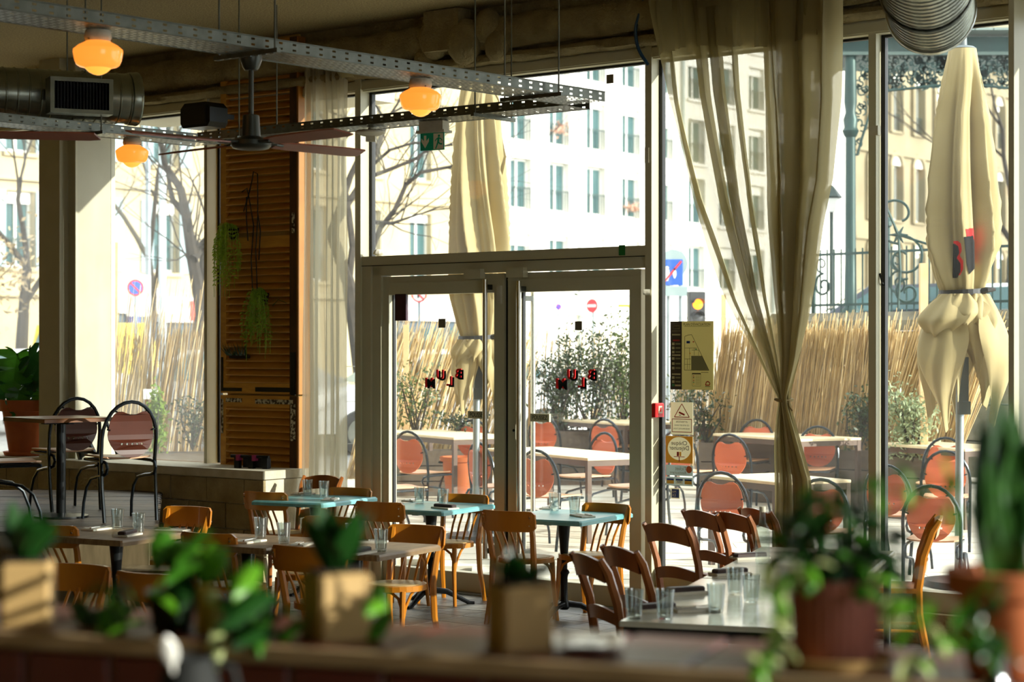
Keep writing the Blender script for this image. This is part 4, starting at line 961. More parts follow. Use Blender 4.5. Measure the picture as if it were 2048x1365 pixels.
building('beige_building', 'beige apartment building with grey shutters seen through the left windows', l2, l1 - .05, [l2 + 2 + 3.2 * k for k in range(int((l1 - l2 - 1) / 3.2))], [(4.7, 7.3), (8.6, 11.2), (12.3, 14.6), (15.6, 17.6)], 1.2, M_bwall, 'shutters', 22, 3.6, 3)
l3 = lw0 + 31
building('stone_building', 'ornate stone building with arched windows behind the iron canopy', l3, l3 + 42, [l3 + 2.2 + 2.7 * k for k in range(14)], [(4.6, 7.6), (9.4, 12.6), (14.6, 17.4), (19.4, 21.6)], 1.1, M_bstone, 'plain', 26, 3.8, 4, True)
# shopfronts along the street front
M_shop = mat('dark_shopfront', '#3f4d57', '#586873', .3, scale=.5); M_awn = mat('white_fascia', '#f1f1ee', rough=.5); M_blueS = mat('blue_sign_paint', '#2a56c8', rough=.5); M_redS = mat('red_sign_paint', '#d8372c', rough=.5); M_yel = mat('yellow_paint', '#f0cf2b', rough=.4)
for x0, x1, z0, z1, m, nm, lab in ((222, 300, .6, 3.2, M_shop, 'shopfront', 'dark shopfront behind the no parking sign'), (300, 432, .4, 2.9, M_shop, 'shopfront', 'dark shopfront behind the leaning trunk'), (790, 915, .3, 3.1, M_shop, 'shopfront', 'grey shopfront behind the parked white car')):
    t = thing(nm, lab, 'shopfront', BP((LB(x0) + LB(x1)) / 2, z0, .1)); bbox(mb := MB(), LB(x0), LB(x1), .02, .22, z0, z1); mb.build('front', m, t, world=True)
    bbox(mb := MB(), LB(x0), LB(x1), .22, .5, z1, z1 + .9); mb.build('fascia', M_awn, t, world=True)
    n = 4
    for k in range(n): bbox(mb := MB(), lerp(LB(x0), LB(x1), k / n) + .15, lerp(LB(x0), LB(x1), (k + 1) / n) - .15, .22, .26, z0 + .5, z1 - .3); mb.build('pane', M_wpane, t, world=True)
    if x0 == 300: bbox(mb := MB(), LB(362), LB(404), .5, .56, z1 + .05, z1 + .8); mb.build('red_panel', M_redS, t, world=True)
    if x0 == 222: bbox(mb := MB(), LB(246), LB(258), .22, .6, z0, z1 + 1.0); mb.build('blue_panel', M_blueS, t, world=True)
# bus-stop style yellow board
def slab(name, label, cat, x, y, Y, w_, h, m, rz=0, d=.03):
    o = MB().bevbox((0, 0, h / 2), (w_, d, h), .004).build(name, m); p = P(x, y, Y); o.location = p - V((0, 0, h / 2)); o.rotation_euler = (0, 0, rz); return tag(o, label, cat)
# ---- bare trees
def tree(label, p, h, seed, r0=.14, lean=(0, 0), crown=False, depth=5, spread=.5, limbs=()):
    r = random.Random(seed); t = thing('bare_tree', label, 'tree', p, 0, 'bare street trees'); tr = MB(); br = MB(); ends = []
    def grow(a, d, L, rad, lv):
        pts = [a]; rr = [rad]; n = 4 if lv < 2 else 3; dd = d.copy()
        for k in range(n):
            dd = (dd + V((r.gauss(0, .13), r.gauss(0, .13), .04 + r.gauss(0, .08)))).normalized(); pts.append(pts[-1] + dd * (L / n)); rr.append(rad * (1 - .4 * (k + 1) / n))
        (tr if lv == 0 else br).tube(pts, rr, 7 if lv < 2 else 4, caps=False); ends.append(pts[-1])
        if lv < depth:
            for k in range(3 if lv < 3 else 2):
                q = (dd + V((r.gauss(0, spread), r.gauss(0, spread), r.gauss(.1, spread * .6)))).normalized(); grow(pts[-1] if k < 2 else pts[-2], q, L * r.uniform(.6, .82), rr[-1] * .72, lv + 1)
    grow(V(p), V((lean[0], lean[1], 1)).normalized(), h * .36, r0, 0)
    for pts, ra, rb in limbs:                              # measured main limbs with twigs growing from them
        q = [P(x, y, p[1] + r.uniform(-.3, .3)) for x, y in pts]; n = len(q); (tr if ra > .1 else br).tube(q, [lerp(ra, rb, k / (n - 1)) for k in range(n)], 7, caps=False)
        for k in range(1, n):
            for _ in range(3):
                b0 = lerp(q[k - 1], q[k], r.random()); dd = ((q[k] - q[k - 1]).normalized() + V((r.gauss(0, .6), r.gauss(0, .4), r.gauss(.25, .5)))).normalized(); grow(b0, dd, r.uniform(.5, 1.1), max(.012, rb * .5), depth - 2)
    tr.build('trunk', M_bark, t, world=True, smooth=True, fix=False); o = br.build('branches', M_bark, t, world=True, fix=False)
    if crown:
        lf = MB()
        for k in range(1400): leaf_tri(lf, r.choice(ends) + V((r.gauss(0, .25), r.gauss(0, .25), r.gauss(-.1, .3))), .07, r)
        o = lf.build('dry_leaves', mat('dry_leaf', '#c2ab85', '#94805c', .8, scale=5), t, world=True, fix=False); o['kind'] = 'stuff'
    return t
GZ = .5
tree('bare tree with a bent trunk outside the left window', V((P(404, 700, 33).x, 33, GZ)), 8.5, 4, .12, (-.12, 0), limbs=(([(412, 690), (400, 600), (385, 520), (372, 430), (362, 380), (330, 330), (318, 260)], .13, .04), ([(385, 520), (405, 490), (420, 470)], .09, .05), ([(372, 430), (345, 400), (335, 350)], .07, .03)))
tree('bare tree seen through the transom above the left door leaf', V((P(735, 700, 30).x, 30, GZ)), 9.5, 12, .15, (.1, 0), False, 5, .6, limbs=(([(735, 520), (762, 455), (790, 420), (812, 370), (842, 345), (895, 335), (930, 330)], .05, .02), ([(750, 350), (790, 335), (830, 318), (862, 295), (905, 290)], .035, .015), ([(752, 445), (785, 447), (805, 440), (840, 428)], .035, .012), ([(745, 330), (780, 300), (830, 285), (880, 290)], .03, .012)))
tree('forked bare tree at the far left window', V((P(30, 700, 42).x, 42, GZ)), 9, 21, .17, (0, 0))
tree('tree with dry tan leaves at the far left window', V((P(20, 700, 36).x, 36, GZ)), 4.2, 33, .12, (0, 0), True, 4)
tree('slim bare tree beside the lamp post outside the left window', V((P(288, 700, 46).x, 46, GZ)), 10, 41, .15, (.03, 0))
tree('bare tree in front of the stone building at far right', V((P(2000, 700, 55).x, 55, GZ)), 12, 51, .2, (-.05, 0))
# ---- poles and signs
def sign_pole(name, label, x, y0, Y, r=.035, m=None):
    a = V((P(x, 700, Y).x, Y, GZ)); b = P(x, y0, Y); return tag(MB().cyl(a, b, r, r * .8, seg=10).build(name, m or mat('grey_pole', '#9aa3a6', '#858e92', .35, .6, scale=3), smooth=True), label, 'pole')
sign_pole('lamp_post', 'pale street lamp post outside the left window', 325, 230, 40, .085, mat('pale_post', '#c9d3d3', '#b6c2c3', .4, scale=2)); sign_pole('lamp_post', 'thin grey post left of the bare trees outside the left window', 296, 240, 42, .07)
def round_sign(label, x, y, Y, r, kind, rz=0.0):
    c = P(x, y, Y); t = thing('road_sign', label, 'road sign', V((c.x, c.y, GZ)), rz, 'round road signs'); z = c.z - GZ
    MB().cyl((0, .05, 0), (0, .05, z + r * .7), .03, seg=10).build('post', mat('grey_pole', '#9aa3a6'), t, smooth=True)
    def disc(r_, y_, nm, m, par): return MB().lathe([(.001, -.006), (r_, -.006), (r_, .006), (.001, .006)], (0, y_, z), 28, R=Matrix.Rotation(pi / 2, 3, 'X')).build(nm, m, par)
    red = mat('road_red', '#d6303a', rough=.4); wh = mat('road_white', '#f2f0ea', rough=.4); bl = mat('road_blue', '#2b5fd0', rough=.4)
    d = disc(r, 0, 'disc', red, t)
    if kind == 'entry': MB().box((0, -.012, z), (r * 1.5, .008, r * .36)).build('white_bar', wh, d)
    else:
        disc(r * .78, -.008, 'inner_disc', bl if kind == 'park' else wh, d)
        MB().box((0, -.018, z), (r * 1.6, .006, r * .2), Matrix.Rotation(radians(45), 3, 'Y')).build('slash', red, d)
        if kind == 'turn': MB().prism([(-.2 * r, -.4 * r), (0, -.4 * r), (0, .1 * r), (.25 * r, .1 * r), (-.1 * r, .5 * r), (-.4 * r, .1 * r), (-.2 * r, .1 * r)], lambda u, v, w_: V((u, -.016 - w_, z + v)), .003).build('arrow', M_blackp, d)
    return t
round_sign('no parking sign on a white board outside the left window', 271, 576, 40, .17, 'park')
round_sign('red ringed no turn sign cut by the top of the left door pane', 838, 590, 36, .145, 'turn')
round_sign('red no entry sign in the right door pane', 1184, 612, 42, .15, 'entry', radians(-38))
round_sign('tiny blue no parking sign far off in the right door pane', 1117, 614, 55, .09, 'park')
slab('notice_board', 'white notice board under the no parking sign outside the left window', 'board', 277, 592, 40.3, .5, .85, M_awn)
c = P(1252, 612, 60); t = thing('yellow_sign', 'yellow shop sign at the right of the right door pane', 'sign', V((c.x, c.y, GZ))); MB().bevbox((0, 0, c.z - GZ), (.5, .04, .09), .004).build('board', M_yel, t); MB().cyl((.1, .04, 0), (.1, .04, c.z - GZ), .03, seg=8).build('post', M_steel, t)
c = P(301, 789, 21.3); t = thing('notice_sheet', 'white notice sheet on a stick before the reeds outside the left window', 'notice', V((c.x, c.y, gz(c.y)))); z = c.z - gz(c.y); MB().bevbox((0, 0, z), (.16, .01, .11), .003).build('sheet', M_awn, t); MB().cyl((0, .02, 0), (0, .02, z), .008, seg=6).build('stick', M_reed, t)
slab('poster', 'dark purple poster at the top left of the left door pane', 'poster', 803, 615, 15.95, .125, .22, mat('purple_poster', '#4a2236', '#2b1a26', .4, scale=9, emit=None), -TH)
# pedestrian-zone end sign with twin posts
c = P(1344, 545, 27); t = thing('zone_sign', 'blue pedestrian zone sign with a red slash right of the door post', 'road sign', V((c.x, c.y, GZ))); z = c.z - GZ
MB().bevbox((0, 0, z), (.3, .02, .36), .005).build('plate', mat('road_blue2', '#2257b0', rough=.4), t)
MB().box((0, -.013, z), (.4, .006, .028), Matrix.Rotation(radians(-50), 3, 'Y')).build('slash', mat('road_red', '#d6303a'), t)
for q, sc2 in ((-.07, 1.0), (.035, .68)):
    mb = MB().lathe([(.001, -.002), (.024 * sc2, -.002), (.024 * sc2, .002), (.001, .002)], (q, -.014, z + .0 + .06 * sc2), 12, R=Matrix.Rotation(pi / 2, 3, 'X'))
    mb.prism([(q - .03 * sc2, z + .035 * sc2), (q + .03 * sc2, z + .035 * sc2), (q + .036 * sc2, z - .05 * sc2), (q + .012 * sc2, z - .12 * sc2), (q - .012 * sc2, z - .12 * sc2), (q - .036 * sc2, z - .05 * sc2)], lambda u, v, w_: V((u, -.012 - w_, v)), .003); mb.build('figure', mat('road_white', '#f2f0ea'), t)
MB().lathe([(.001, -.01), (.2, -.01), (.2, .01), (.001, .01)], (.02, .04, z + .12), 24, R=Matrix.Rotation(pi / 2, 3, 'X')).build('back_disc', mat('sign_back', '#8fa09f', rough=.5), t)
MB().bevbox((.03, 0, z - .26), (.38, .03, .14), .01).build('lower_plate', mat('sign_back', '#8fa09f'), t)
for q in (-.05, .12): MB().cyl((q, .06, 0), (q, .06, z + .25), .026, seg=8).build('post', mat('grey_pole', '#9aa3a6'), t, smooth=True)
# traffic light
c = P(1395, 612, 26); t = thing('traffic_light', 'dark traffic light glowing amber above the evacuation plan', 'traffic light', V((c.x, c.y, GZ)), radians(12)); z = c.z - GZ
MB().bevbox((0, .06, z - .06), (.22, .14, .5), .01).build('housing', mat('signal_black', '#26282a', rough=.5), t)
MB().cyl((-.02, .12, 0), (-.02, .12, z + .15), .04, seg=10).build('post', M_blackm, t, smooth=True)
Rm = Matrix.Rotation(pi / 2, 3, 'X')
MB().lathe([(.001, .02), (.05, .012), (.07, 0)], (0, -.012, z + .02), 20, caps=False, R=Rm).build('amber_lamp', mat('amber_light', '#ff7a10', emit='#ff7a14', estr=4.5), t, smooth=True)
MB().lathe([(.001, .02), (.05, .012), (.07, 0)], (0, -.012, z - .15), 20, caps=False, R=Rm).build('unlit_lamp', mat('unlit_lamp', '#4b4d4f', rough=.3), t, smooth=True)
MB().lathe([(.001, .02), (.05, .012), (.07, 0)], (0, -.012, z - .29), 20, caps=False, R=Rm).build('unlit_lamp', mat('unlit_lamp', '#4b4d4f'), t, smooth=True)
for dz in (.02, -.15): MB().sheet([[V((.078 * cos(a), -.012 - q, z + dz + .078 * sin(a))) for a in [radians(d) for d in range(10, 171, 16)]] for q in (0, .09)]).build('visor', mat('signal_black', '#26282a'), t, fix=False)
# ---- parked cars
def car(label, loc, rz, body, van=False):
    t = thing('parked_car', label, 'car', loc, rz, 'parked cars'); W2 = .86
    pr = [(-2.1, .3), (2.1, .3), (2.15, .62), (1.95, .82), (1.15, .95), (.45, 1.42), (-.9, 1.46), (-1.75, 1.05), (-2.12, .95)] if not van else [(-2.3, .3), (2.3, .3), (2.35, .9), (2.0, 1.1), (1.5, 1.95), (-2.25, 2.05), (-2.33, 1.0)]
    rs = [[V((x, y * (.82 if z > 1.0 else 1), z)) for x, z in pr] for y in (-W2, -W2 * .96, W2 * .96, W2)]
    rs[0] = [V((x * .985, -W2 * (.8 if z > 1.0 else .97), z)) for x, z in pr]; rs[3] = [V((x * .985, W2 * (.8 if z > 1.0 else .97), z)) for x, z in pr]
    b = MB().rings(rs, True).build('body', body, t, smooth=True); gl = M_wpane
    side = [(.95, .97), (.38, 1.36), (-.8, 1.4), (-1.4, 1.05)] if not van else [(1.75, 1.15), (1.4, 1.8), (.5, 1.8), (.5, 1.15)]
    for s in (-1, 1):
        MB().prism(side, lambda u, v, w_: V((u, s * (W2 * (.985 - (v - .97) * .36) - .015 + w_), v)), .03).build('side_window', gl, t)
    x0, z0, x1, z1 = (1.2, .98, .55, 1.4) if not van else (2.02, 1.15, 1.55, 1.88)
    MB().add([(x0 + .03, -.66, z0), (x0 + .03, .66, z0), (x1 + .03, .56, z1), (x1 + .03, -.56, z1)], [(0, 1, 2, 3)]).build('windscreen', gl, t, fix=False)
    if not van: MB().add([(-1.74, -.62, 1.09), (-1.74, .62, 1.09), (-1.0, .54, 1.45), (-1.0, -.54, 1.45)], [(0, 1, 2, 3)]).build('rear_window', gl, t, fix=False)
    for x in (-1.3, 1.35):
        for s in (-1, 1):
            w_ = MB().lathe([(.001, -.1), (.3, -.1), (.31, -.06), (.31, .06), (.3, .1), (.001, .1)], (x, s * .78, .31), 24, R=Rm).build('wheel', M_black, t, smooth=True); MB().lathe([(.001, 0), (.2, 0), (.2, .01)], (x, s * .89, .31), 16, R=Rm).build('hub_cap', M_steel, w_)
    for s in (-1, 1): MB().box((2.07, s * .6, .72), (.12, .3, .12)).build('headlamp', M_awn, t)
    return t
white_car = mat('white_car_paint', '#eef0f0', rough=.2, coat=.6); grey_car = mat('grey_car_paint', '#b4babd', rough=.2, metal=.3, coat=.6); yel_car = M_yel
car('white car parked behind the leaning reeds in the left door pane', V((P(875, 700, 27.5).x, 27.5, GZ)), radians(200), white_car)
car('silver car parked outside the left window, right side', V((P(430, 700, 30).x, 30, GZ)), radians(188), grey_car)
car('yellow van parked at the left edge of the left window', V((P(182, 700, 44).x, 44, GZ)), radians(262), yel_car, True)
car('pale car behind the big monstera at far left', V((P(20, 700, 32).x, 32, GZ)), radians(190), white_car)
car('dark blue car behind the iron railing on the right', V((P(1790, 700, 34).x, 34, 1.6)), radians(170), mat('blue_car_paint', '#1c2738', rough=.2, coat=.6))
car('white car behind the iron railing at far right', V((P(2010, 700, 33).x, 33, 1.6)), radians(170), white_car)
# ================================================================ STONE WALL, RAILING, IRON CANOPY (right)
M_gstone = mat('mossy_stone', '#7f7864', '#4f4a3a', .95, scale=6, bump=.5, bscale=20); M_green_iron = mat('green_cast_iron', '#16302c', '#213f3a', .45, .3, scale=4)
a, b = gp(1560, 24.5), gp(2100, 21.5); d = (b - a).normalized(); R = Matrix.Rotation(atan2(d.y, d.x), 3, 'Z'); L = (b - a).length
t = thing('stone_wall', 'mossy stone wall with rounded coping behind the reed fence', 'wall', V(((a.x + b.x) / 2, (a.y + b.y) / 2, gz(24))), atan2(d.y, d.x)); zb = gz(24)
r = random.Random(3)
for row in range(4):
    x = -L / 2 + (0 if row % 2 else -.3)
    while x < L / 2:
        w_ = r.uniform(.45, .8); MB().bevbox((x + w_ / 2, r.uniform(-.012, .012), row * .42 + .21), (w_ - .015, .36, .405), .012).build('stone', M_gstone, t); x += w_
x = -L / 2
while x < L / 2:
    w_ = 1.15; MB().prism([(-.24, 1.68), (.24, 1.68), (.25, 1.8), (.16, 1.9), (-.16, 1.9), (-.25, 1.8)], lambda u, v, ww: V((x + ww, u, v)), w_ - .015).build('coping_stone', M_gstone, t); x += w_
zr = zb + 1.9
t = thing('iron_railing', 'green wrought iron railing with scrolls on the stone wall', 'railing', V(((a.x + b.x) / 2, (a.y + b.y) / 2, zr)), atan2(d.y, d.x)); bar_me = MB().tube([(0, 0, 0), (0, 0, .78)], .011, 5).mesh('bar', M_green_iron)
n = int(L / .11)
for k in range(n): obj('bar', bar_me, t, (-L / 2 + k * .11, 0, 0))
for z in (.1, .72): MB().box((0, 0, z), (L, .03, .03)).build('rail', M_green_iron, t)
def spiral(c, r0, r1, a0, turns, fx=1):
    return [V((c[0] + fx * lerp(r0, r1, k / 24) * cos(a0 + turns * 2 * pi * k / 24), 0, c[1] + lerp(r0, r1, k / 24) * sin(a0 + turns * 2 * pi * k / 24))) for k in range(25)]
for x in [-L / 2 + .55 + k * 1.15 for k in range(int(L / 1.15))]:
    mb = MB().tube([(x, 0, 0), (x, 0, 1.0)], .03, 6); mb.lathe([(.02, 1.0), (.05, 1.03), (.05, 1.08), (.01, 1.14)], (x, 0, 0), 10)
    for s in (-1, 1): mb.tube(spiral((x + s * .16, .34), .15, .03, pi / 2, 1.4, s), .011, 5, flat=1.4).tube(spiral((x + s * .13, .6), .1, .02, -pi / 2, -1.2, s), .01, 5)
    mb.build('scroll_post', M_green_iron, t)
# free-standing scroll ornament seen beside the parasol
c = P(1797, 470, 21); t = thing('scroll_bracket', 'curled wrought iron bracket with a star boss left of the big parasol', 'ironwork', V((c.x, c.y, zr)), radians(-10)); z = c.z - zr
mb = MB().tube([V((0, 0, 0)) + p for p in spiral((.0, z + .2), .3, .06, -pi / 2, -.9)], .014, 6).tube(spiral((.05, z - .25), .24, .05, pi / 2, -1.1), .014, 6).tube(spiral((.1, z - .62), .15, .03, pi / 2, 1.3), .014, 6).tube([(0, 0, 0), (0, 0, z - .7), (.02, 0, z - .4), (0, 0, z), (-.15, 0, z + .35), (-.3, 0, z + .6)], .016, 6).tube([(0, 0, z), (.3, 0, z - .1), (.6, 0, z - .12), (1.0, 0, z - .12)], .013, 6)
for k in range(6): mb.tube([(0, 0, z), (.1 * cos(k * pi / 3), 0, z + .1 * sin(k * pi / 3))], [.025, .006], 5)
mb.build('scrolls', M_green_iron, t)
# iron canopy: column, beams, filigree, roof
YK = 30.0; kx = lambda x: (x - 1024) / F * YK; kz = lambda y: CH - (y - HY) / F * YK
t = thing('iron_canopy', 'green cast iron canopy with filigree frieze outside at top right', 'canopy', V((kx(1701), YK, zr)), 0); b0 = zr
col = [(.14, 0), (.14, .15), (.1, .2), (.085, 1.0), (.078, kz(275) - b0), (.1, kz(272) - b0), (.13, kz(262) - b0), (.1, kz(255) - b0), (.115, kz(240) - b0), (.08, kz(225) - b0), (.1, kz(205) - b0), (.085, kz(110) - b0)]
MB().lathe(col, (0, 0, 0), 14).build('column', M_green_iron, t, smooth=True)
for k in (1, 2): MB().lathe(col, (3.4 * k, 0, 0), 14).build('column', M_green_iron, t, smooth=True)
zbm = kz(112) - b0
MB().box((4.9, 0, zbm + .14), (10.4, .2, .28)).build('beam', M_green_iron, t); MB().box((4.9, -.12, zbm + .02), (10.4, .06, .05)).build('beam_moulding', mat('grey_green_iron', '#43554f', rough=.5), t)
MB().box((0, 1.5, zbm + .14), (.2, 3.0, .28)).build('beam', M_green_iron, t)
# underside boards of the roof, laid one by one
for k in range(34): MB().box((-.3 + k * .28, 1.7, zbm + .34 + .0), (.265, 4.4, .04)).build('plank', mat('roof_boards', '#7d8a84', '#68766f', .6, scale=3), t)
r = random.Random(8); mb = MB(); mb2 = MB()
for bay in range(0, 3):
    x0 = 3.4 * bay
    for k in range(520):
        u = r.random(); q = abs(u - .5) * 2; drop = .42 + .16 * q + (.95 * max(0, (q - .74) / .26) ** 1.6); z = zbm - r.random() * drop; rr = r.uniform(.035, .07)
        a0 = r.uniform(0, 6.28); mb.tube([V((x0 + .1 + 3.2 * u + rr * cos(a0 + q2) * (1 - .1 * q2), 0, z + rr * sin(a0 + q2) * (1 - .1 * q2))) for q2 in [.62 * i for i in range(9)]], .015, 4)
    edge = [V((x0 + .1 + 3.2 * u, 0, zbm - (.42 + .16 * abs(u - .5) * 2 + .95 * max(0, (abs(u - .5) * 2 - .74) / .26) ** 1.6))) for u in [i / 40 for i in range(41)]]
    mb2.tube(edge, .022, 5)
mb.build('filigree', M_green_iron, t, fix=False)['kind'] = 'stuff'; mb2.build('arch_edge', M_green_iron, t)
# street lantern behind the curtain edge
c = P(1663, 392, 36); t = thing('street_lantern', 'dark street lantern beside the edge of the big curtain', 'street lamp', V((c.x, c.y, GZ)), 0); z = c.z - GZ
MB().cyl((0, 0, 0), (0, 0, z - .15), .04, seg=8).build('post', M_rail, t, smooth=True); MB().lathe([(.18, z - .05), (.2, z - .02), (.06, z + .16), (.02, z + .2)], seg=6).build('hood', M_rail, t); MB().lathe([(.09, z - .3), (.16, z - .05)], seg=6).build('lantern_glass', M_wframe, t)
# ================================================================ INDOOR FURNITURE
RT = radians(-28.5); TX_, TY_ = V((cos(RT), sin(RT), 0)), V((-sin(RT), cos(RT), 0))
def cafe_table(label, xc, yc, m, wd=.7, dp=.72, z=.75, grp='pedestal tables inside', zfloor=0.0, foot=True):
    p = G(xc, yc, z + zfloor); ctr = p - TX_ * wd / 2 + TY_ * dp / 2; ctr.z = zfloor
    t = thing('cafe_table', label, 'table', ctr, RT, grp)
    MB().bevbox((0, 0, z - .0175), (wd, dp, .035), .012).build('table_top', m, t)
    MB().box((0, 0, z - .045), (wd * .6, .05, .02)).box((0, 0, z - .045), (.05, dp * .6, .02)).build('top_bracket', M_iron, t)
    MB().lathe([(.05, z - .04), (.045, z - .08), (.034, z - .2), (.03, z - .26), (.024, z - .3), (.024, .36), (.035, .35), (.04, .335), (.03, .32), (.026, .3), (.027, .14), (.04, .12), (.045, .09), (.03, .07)], seg=18).build('column', M_iron, t, smooth=True)
    for k in range(3):
        a = k * 2 * pi / 3 + .5; pts = [(.03 * cos(a), .03 * sin(a), .11), (.12 * cos(a), .12 * sin(a), .1), (.22 * cos(a), .22 * sin(a), .05), (.29 * cos(a), .29 * sin(a), .014), (.33 * cos(a), .33 * sin(a), .014)]
        MB().tube(pts, [.03, .028, .022, .02, .016], 8, flat=.8).build('foot', M_iron, t, smooth=True)
    return t, ctr
def bistro_chair(m):
    t = thing('bistro_chair', 'x', 'chair')
    sh = [(.2 * cos(a) * (1 + .06 * sin(a)), .2 * sin(a) + .0) for a in [2 * pi * k / 28 for k in range(28)]]
    MB().prism(sh, lambda u, v, w_: V((u, v, .435 + w_)), .035).build('seat', m, t)
    MB().prism([(x * .86, y * .86) for x, y in sh], lambda u, v, w_: V((u, v, .4705 + w_)), .003).build('seat_panel', M_seat, t)
    for s in (-1, 1):
        MB().tube([(.165 * s, .17, 0), (.145 * s, .15, .25), (.14 * s, .135, .44)], [.014, .017, .02], 8).build('front_leg', m, t, smooth=True)
        MB().tube([(.185 * s, -.235, 0), (.17 * s, -.185, .25), (.165 * s, -.175, .46), (.175 * s, -.21, .64), (.185 * s, -.262, .795)], [.016, .019, .021, .019, .016], 6, flat=1.25).build('back_post', m, t, smooth=True)
        br = MB().tube([(.146 * s, .15, .24), (.138 * s, .145, .33), (.11 * s, .14, .395), (.06 * s, .135, .425), (.02 * s, .135, .436)], .0095, 7).build('brace', m, t, smooth=True)
        MB().tube([(.148 * s, .15, .24), (.15 * s, .12, .34), (.15 * s, .06, .41), (.15 * s, .02, .436)], .0095, 7).build('brace', m, t, smooth=True)
        for z in (.715, .77): MB().cyl((.186 * s, -.27, z), (.186 * s, -.278, z), .006, seg=8).build('screw', M_chrome, t)
    g = []
    n = 20
    for q, (dy, dz) in enumerate(((-.009, 0), (-.009, 1), (.009, 1), (.009, 0), (-.009, 0))):
        row = []
        for i in range(n + 1):
            x = lerp(-.215, .215, i / n); y = -.292 + .06 * (x / .215) ** 2 + dy; e = max(0, (abs(x) - .18) / .035); e = 1 - sqrt(max(0, 1 - e * e)) if e > 0 else 0
            z = (.67 + .03 * e) if dz == 0 else (.815 - .02 * (1 - (x / .215) ** 2) * 0 - .025 * e); row.append(V((x, y - (.012 if dz else 0), z)))
        g.append(row)
    MB().sheet(g).add(*([[g[k][i] for k in range(4)] for i in (0,)][0], [(0, 1, 2, 3)])).add([g[k][n] for k in range(4)], [(3, 2, 1, 0)]).build('top_rail', m, t, smooth=True)
    for x in (-.085, -.03, .03, .085): MB().tube([(x * 1.0, -.165, .465), (x * 1.05, -.215, .58), (x * 1.1, -.285, .69)], .0085, 6).build('spindle', m, t, smooth=True)
    return freeze(t)
bc = bistro_chair(M_bentwood); bused = False
def put_bc(x, ytop, f, label, Y=None, dark=False):
    global bused
    Y = Y or (CH - .815) * F / (ytop - HY); d = V((f[0], f[1], 0)).normalized(); loc = V(((x - 1024) / F * Y, Y, 0)) + d * .27; rz = face(*f)
    if not bused: bc.location = loc; bc.rotation_euler = (0, 0, rz); bc['label'] = label; bc['group'] = 'honey bentwood chairs'; bused = True; return bc
    return dup(bc, loc, rz, label, 'honey bentwood chairs')
AW, TO = (.5, .87), (-.5, -.87)
cafe_table('brown wooden pedestal table with two glasses in front of the steps', 243, 1083, M_brown_top, .7, .74)
_, c3 = cafe_table('brown wooden table end with two glasses, right one of the joined pair', 757, 1112, M_brown_top, .78, .72)
p2 = W(0, 0, 0); q = G(757, 1112, .75) - TX_ * .8
cafe_table('brown wooden table with two glasses, left one of the joined pair', 1024 + q.x / q.y * F, HY + (CH - .75) / q.y * F, M_brown_top, .78, .72)
cafe_table('teal topped pedestal table by the narrow white curtain', 645, 1008, M_teal, .68, .8)
cafe_table('teal topped pedestal table in front of the left door leaf', 886, 1024, M_teal, .68, .8)
cafe_table('teal topped pedestal table in front of the right door leaf', 1162, 1044, M_teal, .7, .86)
put_bc(100, 1050, AW, 'honey chair in front of the steps at far left')
put_bc(380, 1014, TO, 'honey chair behind the left brown table, facing the room')
put_bc(527, 984, AW, 'honey chair before the whitewashed end of the low wall')
put_bc(703, 962, TO, 'honey chair between the teal curtain table and the door jamb', Y=15.85)
put_bc(756, 1004, AW, 'honey chair left of the middle teal table, back to the room')
put_bc(662, 1034, TO, 'honey chair behind the joined brown tables, below the teal curtain table')
put_bc(933, 976, TO, 'honey chair behind the middle teal table, against the left door leaf', Y=15.15)
put_bc(838, 1051, TO, 'honey chair at the right end of the joined brown tables')
put_bc(1013, 1022, AW, 'honey chair standing free before the middle door stile, cane seat in the sun')
put_bc(1217, 992, (-.62, -.78), 'honey chair behind the right teal table by the door post', Y=14.25)
put_bc(600, 1093, AW, 'honey chair in front of the joined brown tables, behind the blurred cube pot')
put_bc(412, 1066, AW, 'honey chair right of the left brown table behind blurred green leaves')
put_bc(165, 1130, TO, 'honey chair beside the left cube pot, back towards the room')
put_bc(292, 1146, AW, 'dim honey chair low behind the blurred leaves')
# ---- old ladder-back chairs along the marble table
def ladder_chair(m):
    t = thing('ladder_chair', 'x', 'chair')
    MB().prism([(-.19, -.18), (.19, -.18), (.205, .19), (.15, .21), (-.15, .21), (-.205, .19)], lambda u, v, w_: V((u, v, .435 + w_)), .03).build('seat', m, t)
    for s in (-1, 1):
        MB().tube([(.18 * s, .17, 0), (.18 * s, .165, .44)], [.016, .02], 8).build('front_leg', m, t, smooth=True)
        MB().tube([(.18 * s, -.25, 0), (.172 * s, -.19, .3), (.172 * s, -.185, .46), (.178 * s, -.215, .66), (.185 * s, -.27, .82), (.19 * s, -.315, .89)], [.017, .02, .021, .02, .019, .013], 6, flat=1.3).build('back_post', m, t, smooth=True)
        MB().cyl((.178 * s, .165, .2), (.176 * s, -.21, .2), .01, seg=8).build('stretcher', m, t, smooth=True)
    for z0, z1, y in ((.77, .875, -.28), (.545, .61, -.205)):
        g = []
        for dy, top in ((-.009, 0), (-.009, 1), (.009, 1), (.009, 0), (-.009, 0)):
            g.append([V((x, y - .03 * (1 - (x / .18) ** 2) + dy - (.025 if top and z0 > .7 else .01 * top), (z1 if top else z0) + .028 * (1 - (x / .18) ** 2) * (1 if top else .8))) for x in [lerp(-.18, .18, i / 12) for i in range(13)]])
        MB().sheet(g).build('back_rail', m, t, smooth=True)
    MB().cyl((-.178, .165, .25), (.178, .165, .25), .01, seg=8).build('stretcher', m, t, smooth=True)
    return freeze(t)
lc = ladder_chair(M_ladder); lused = False
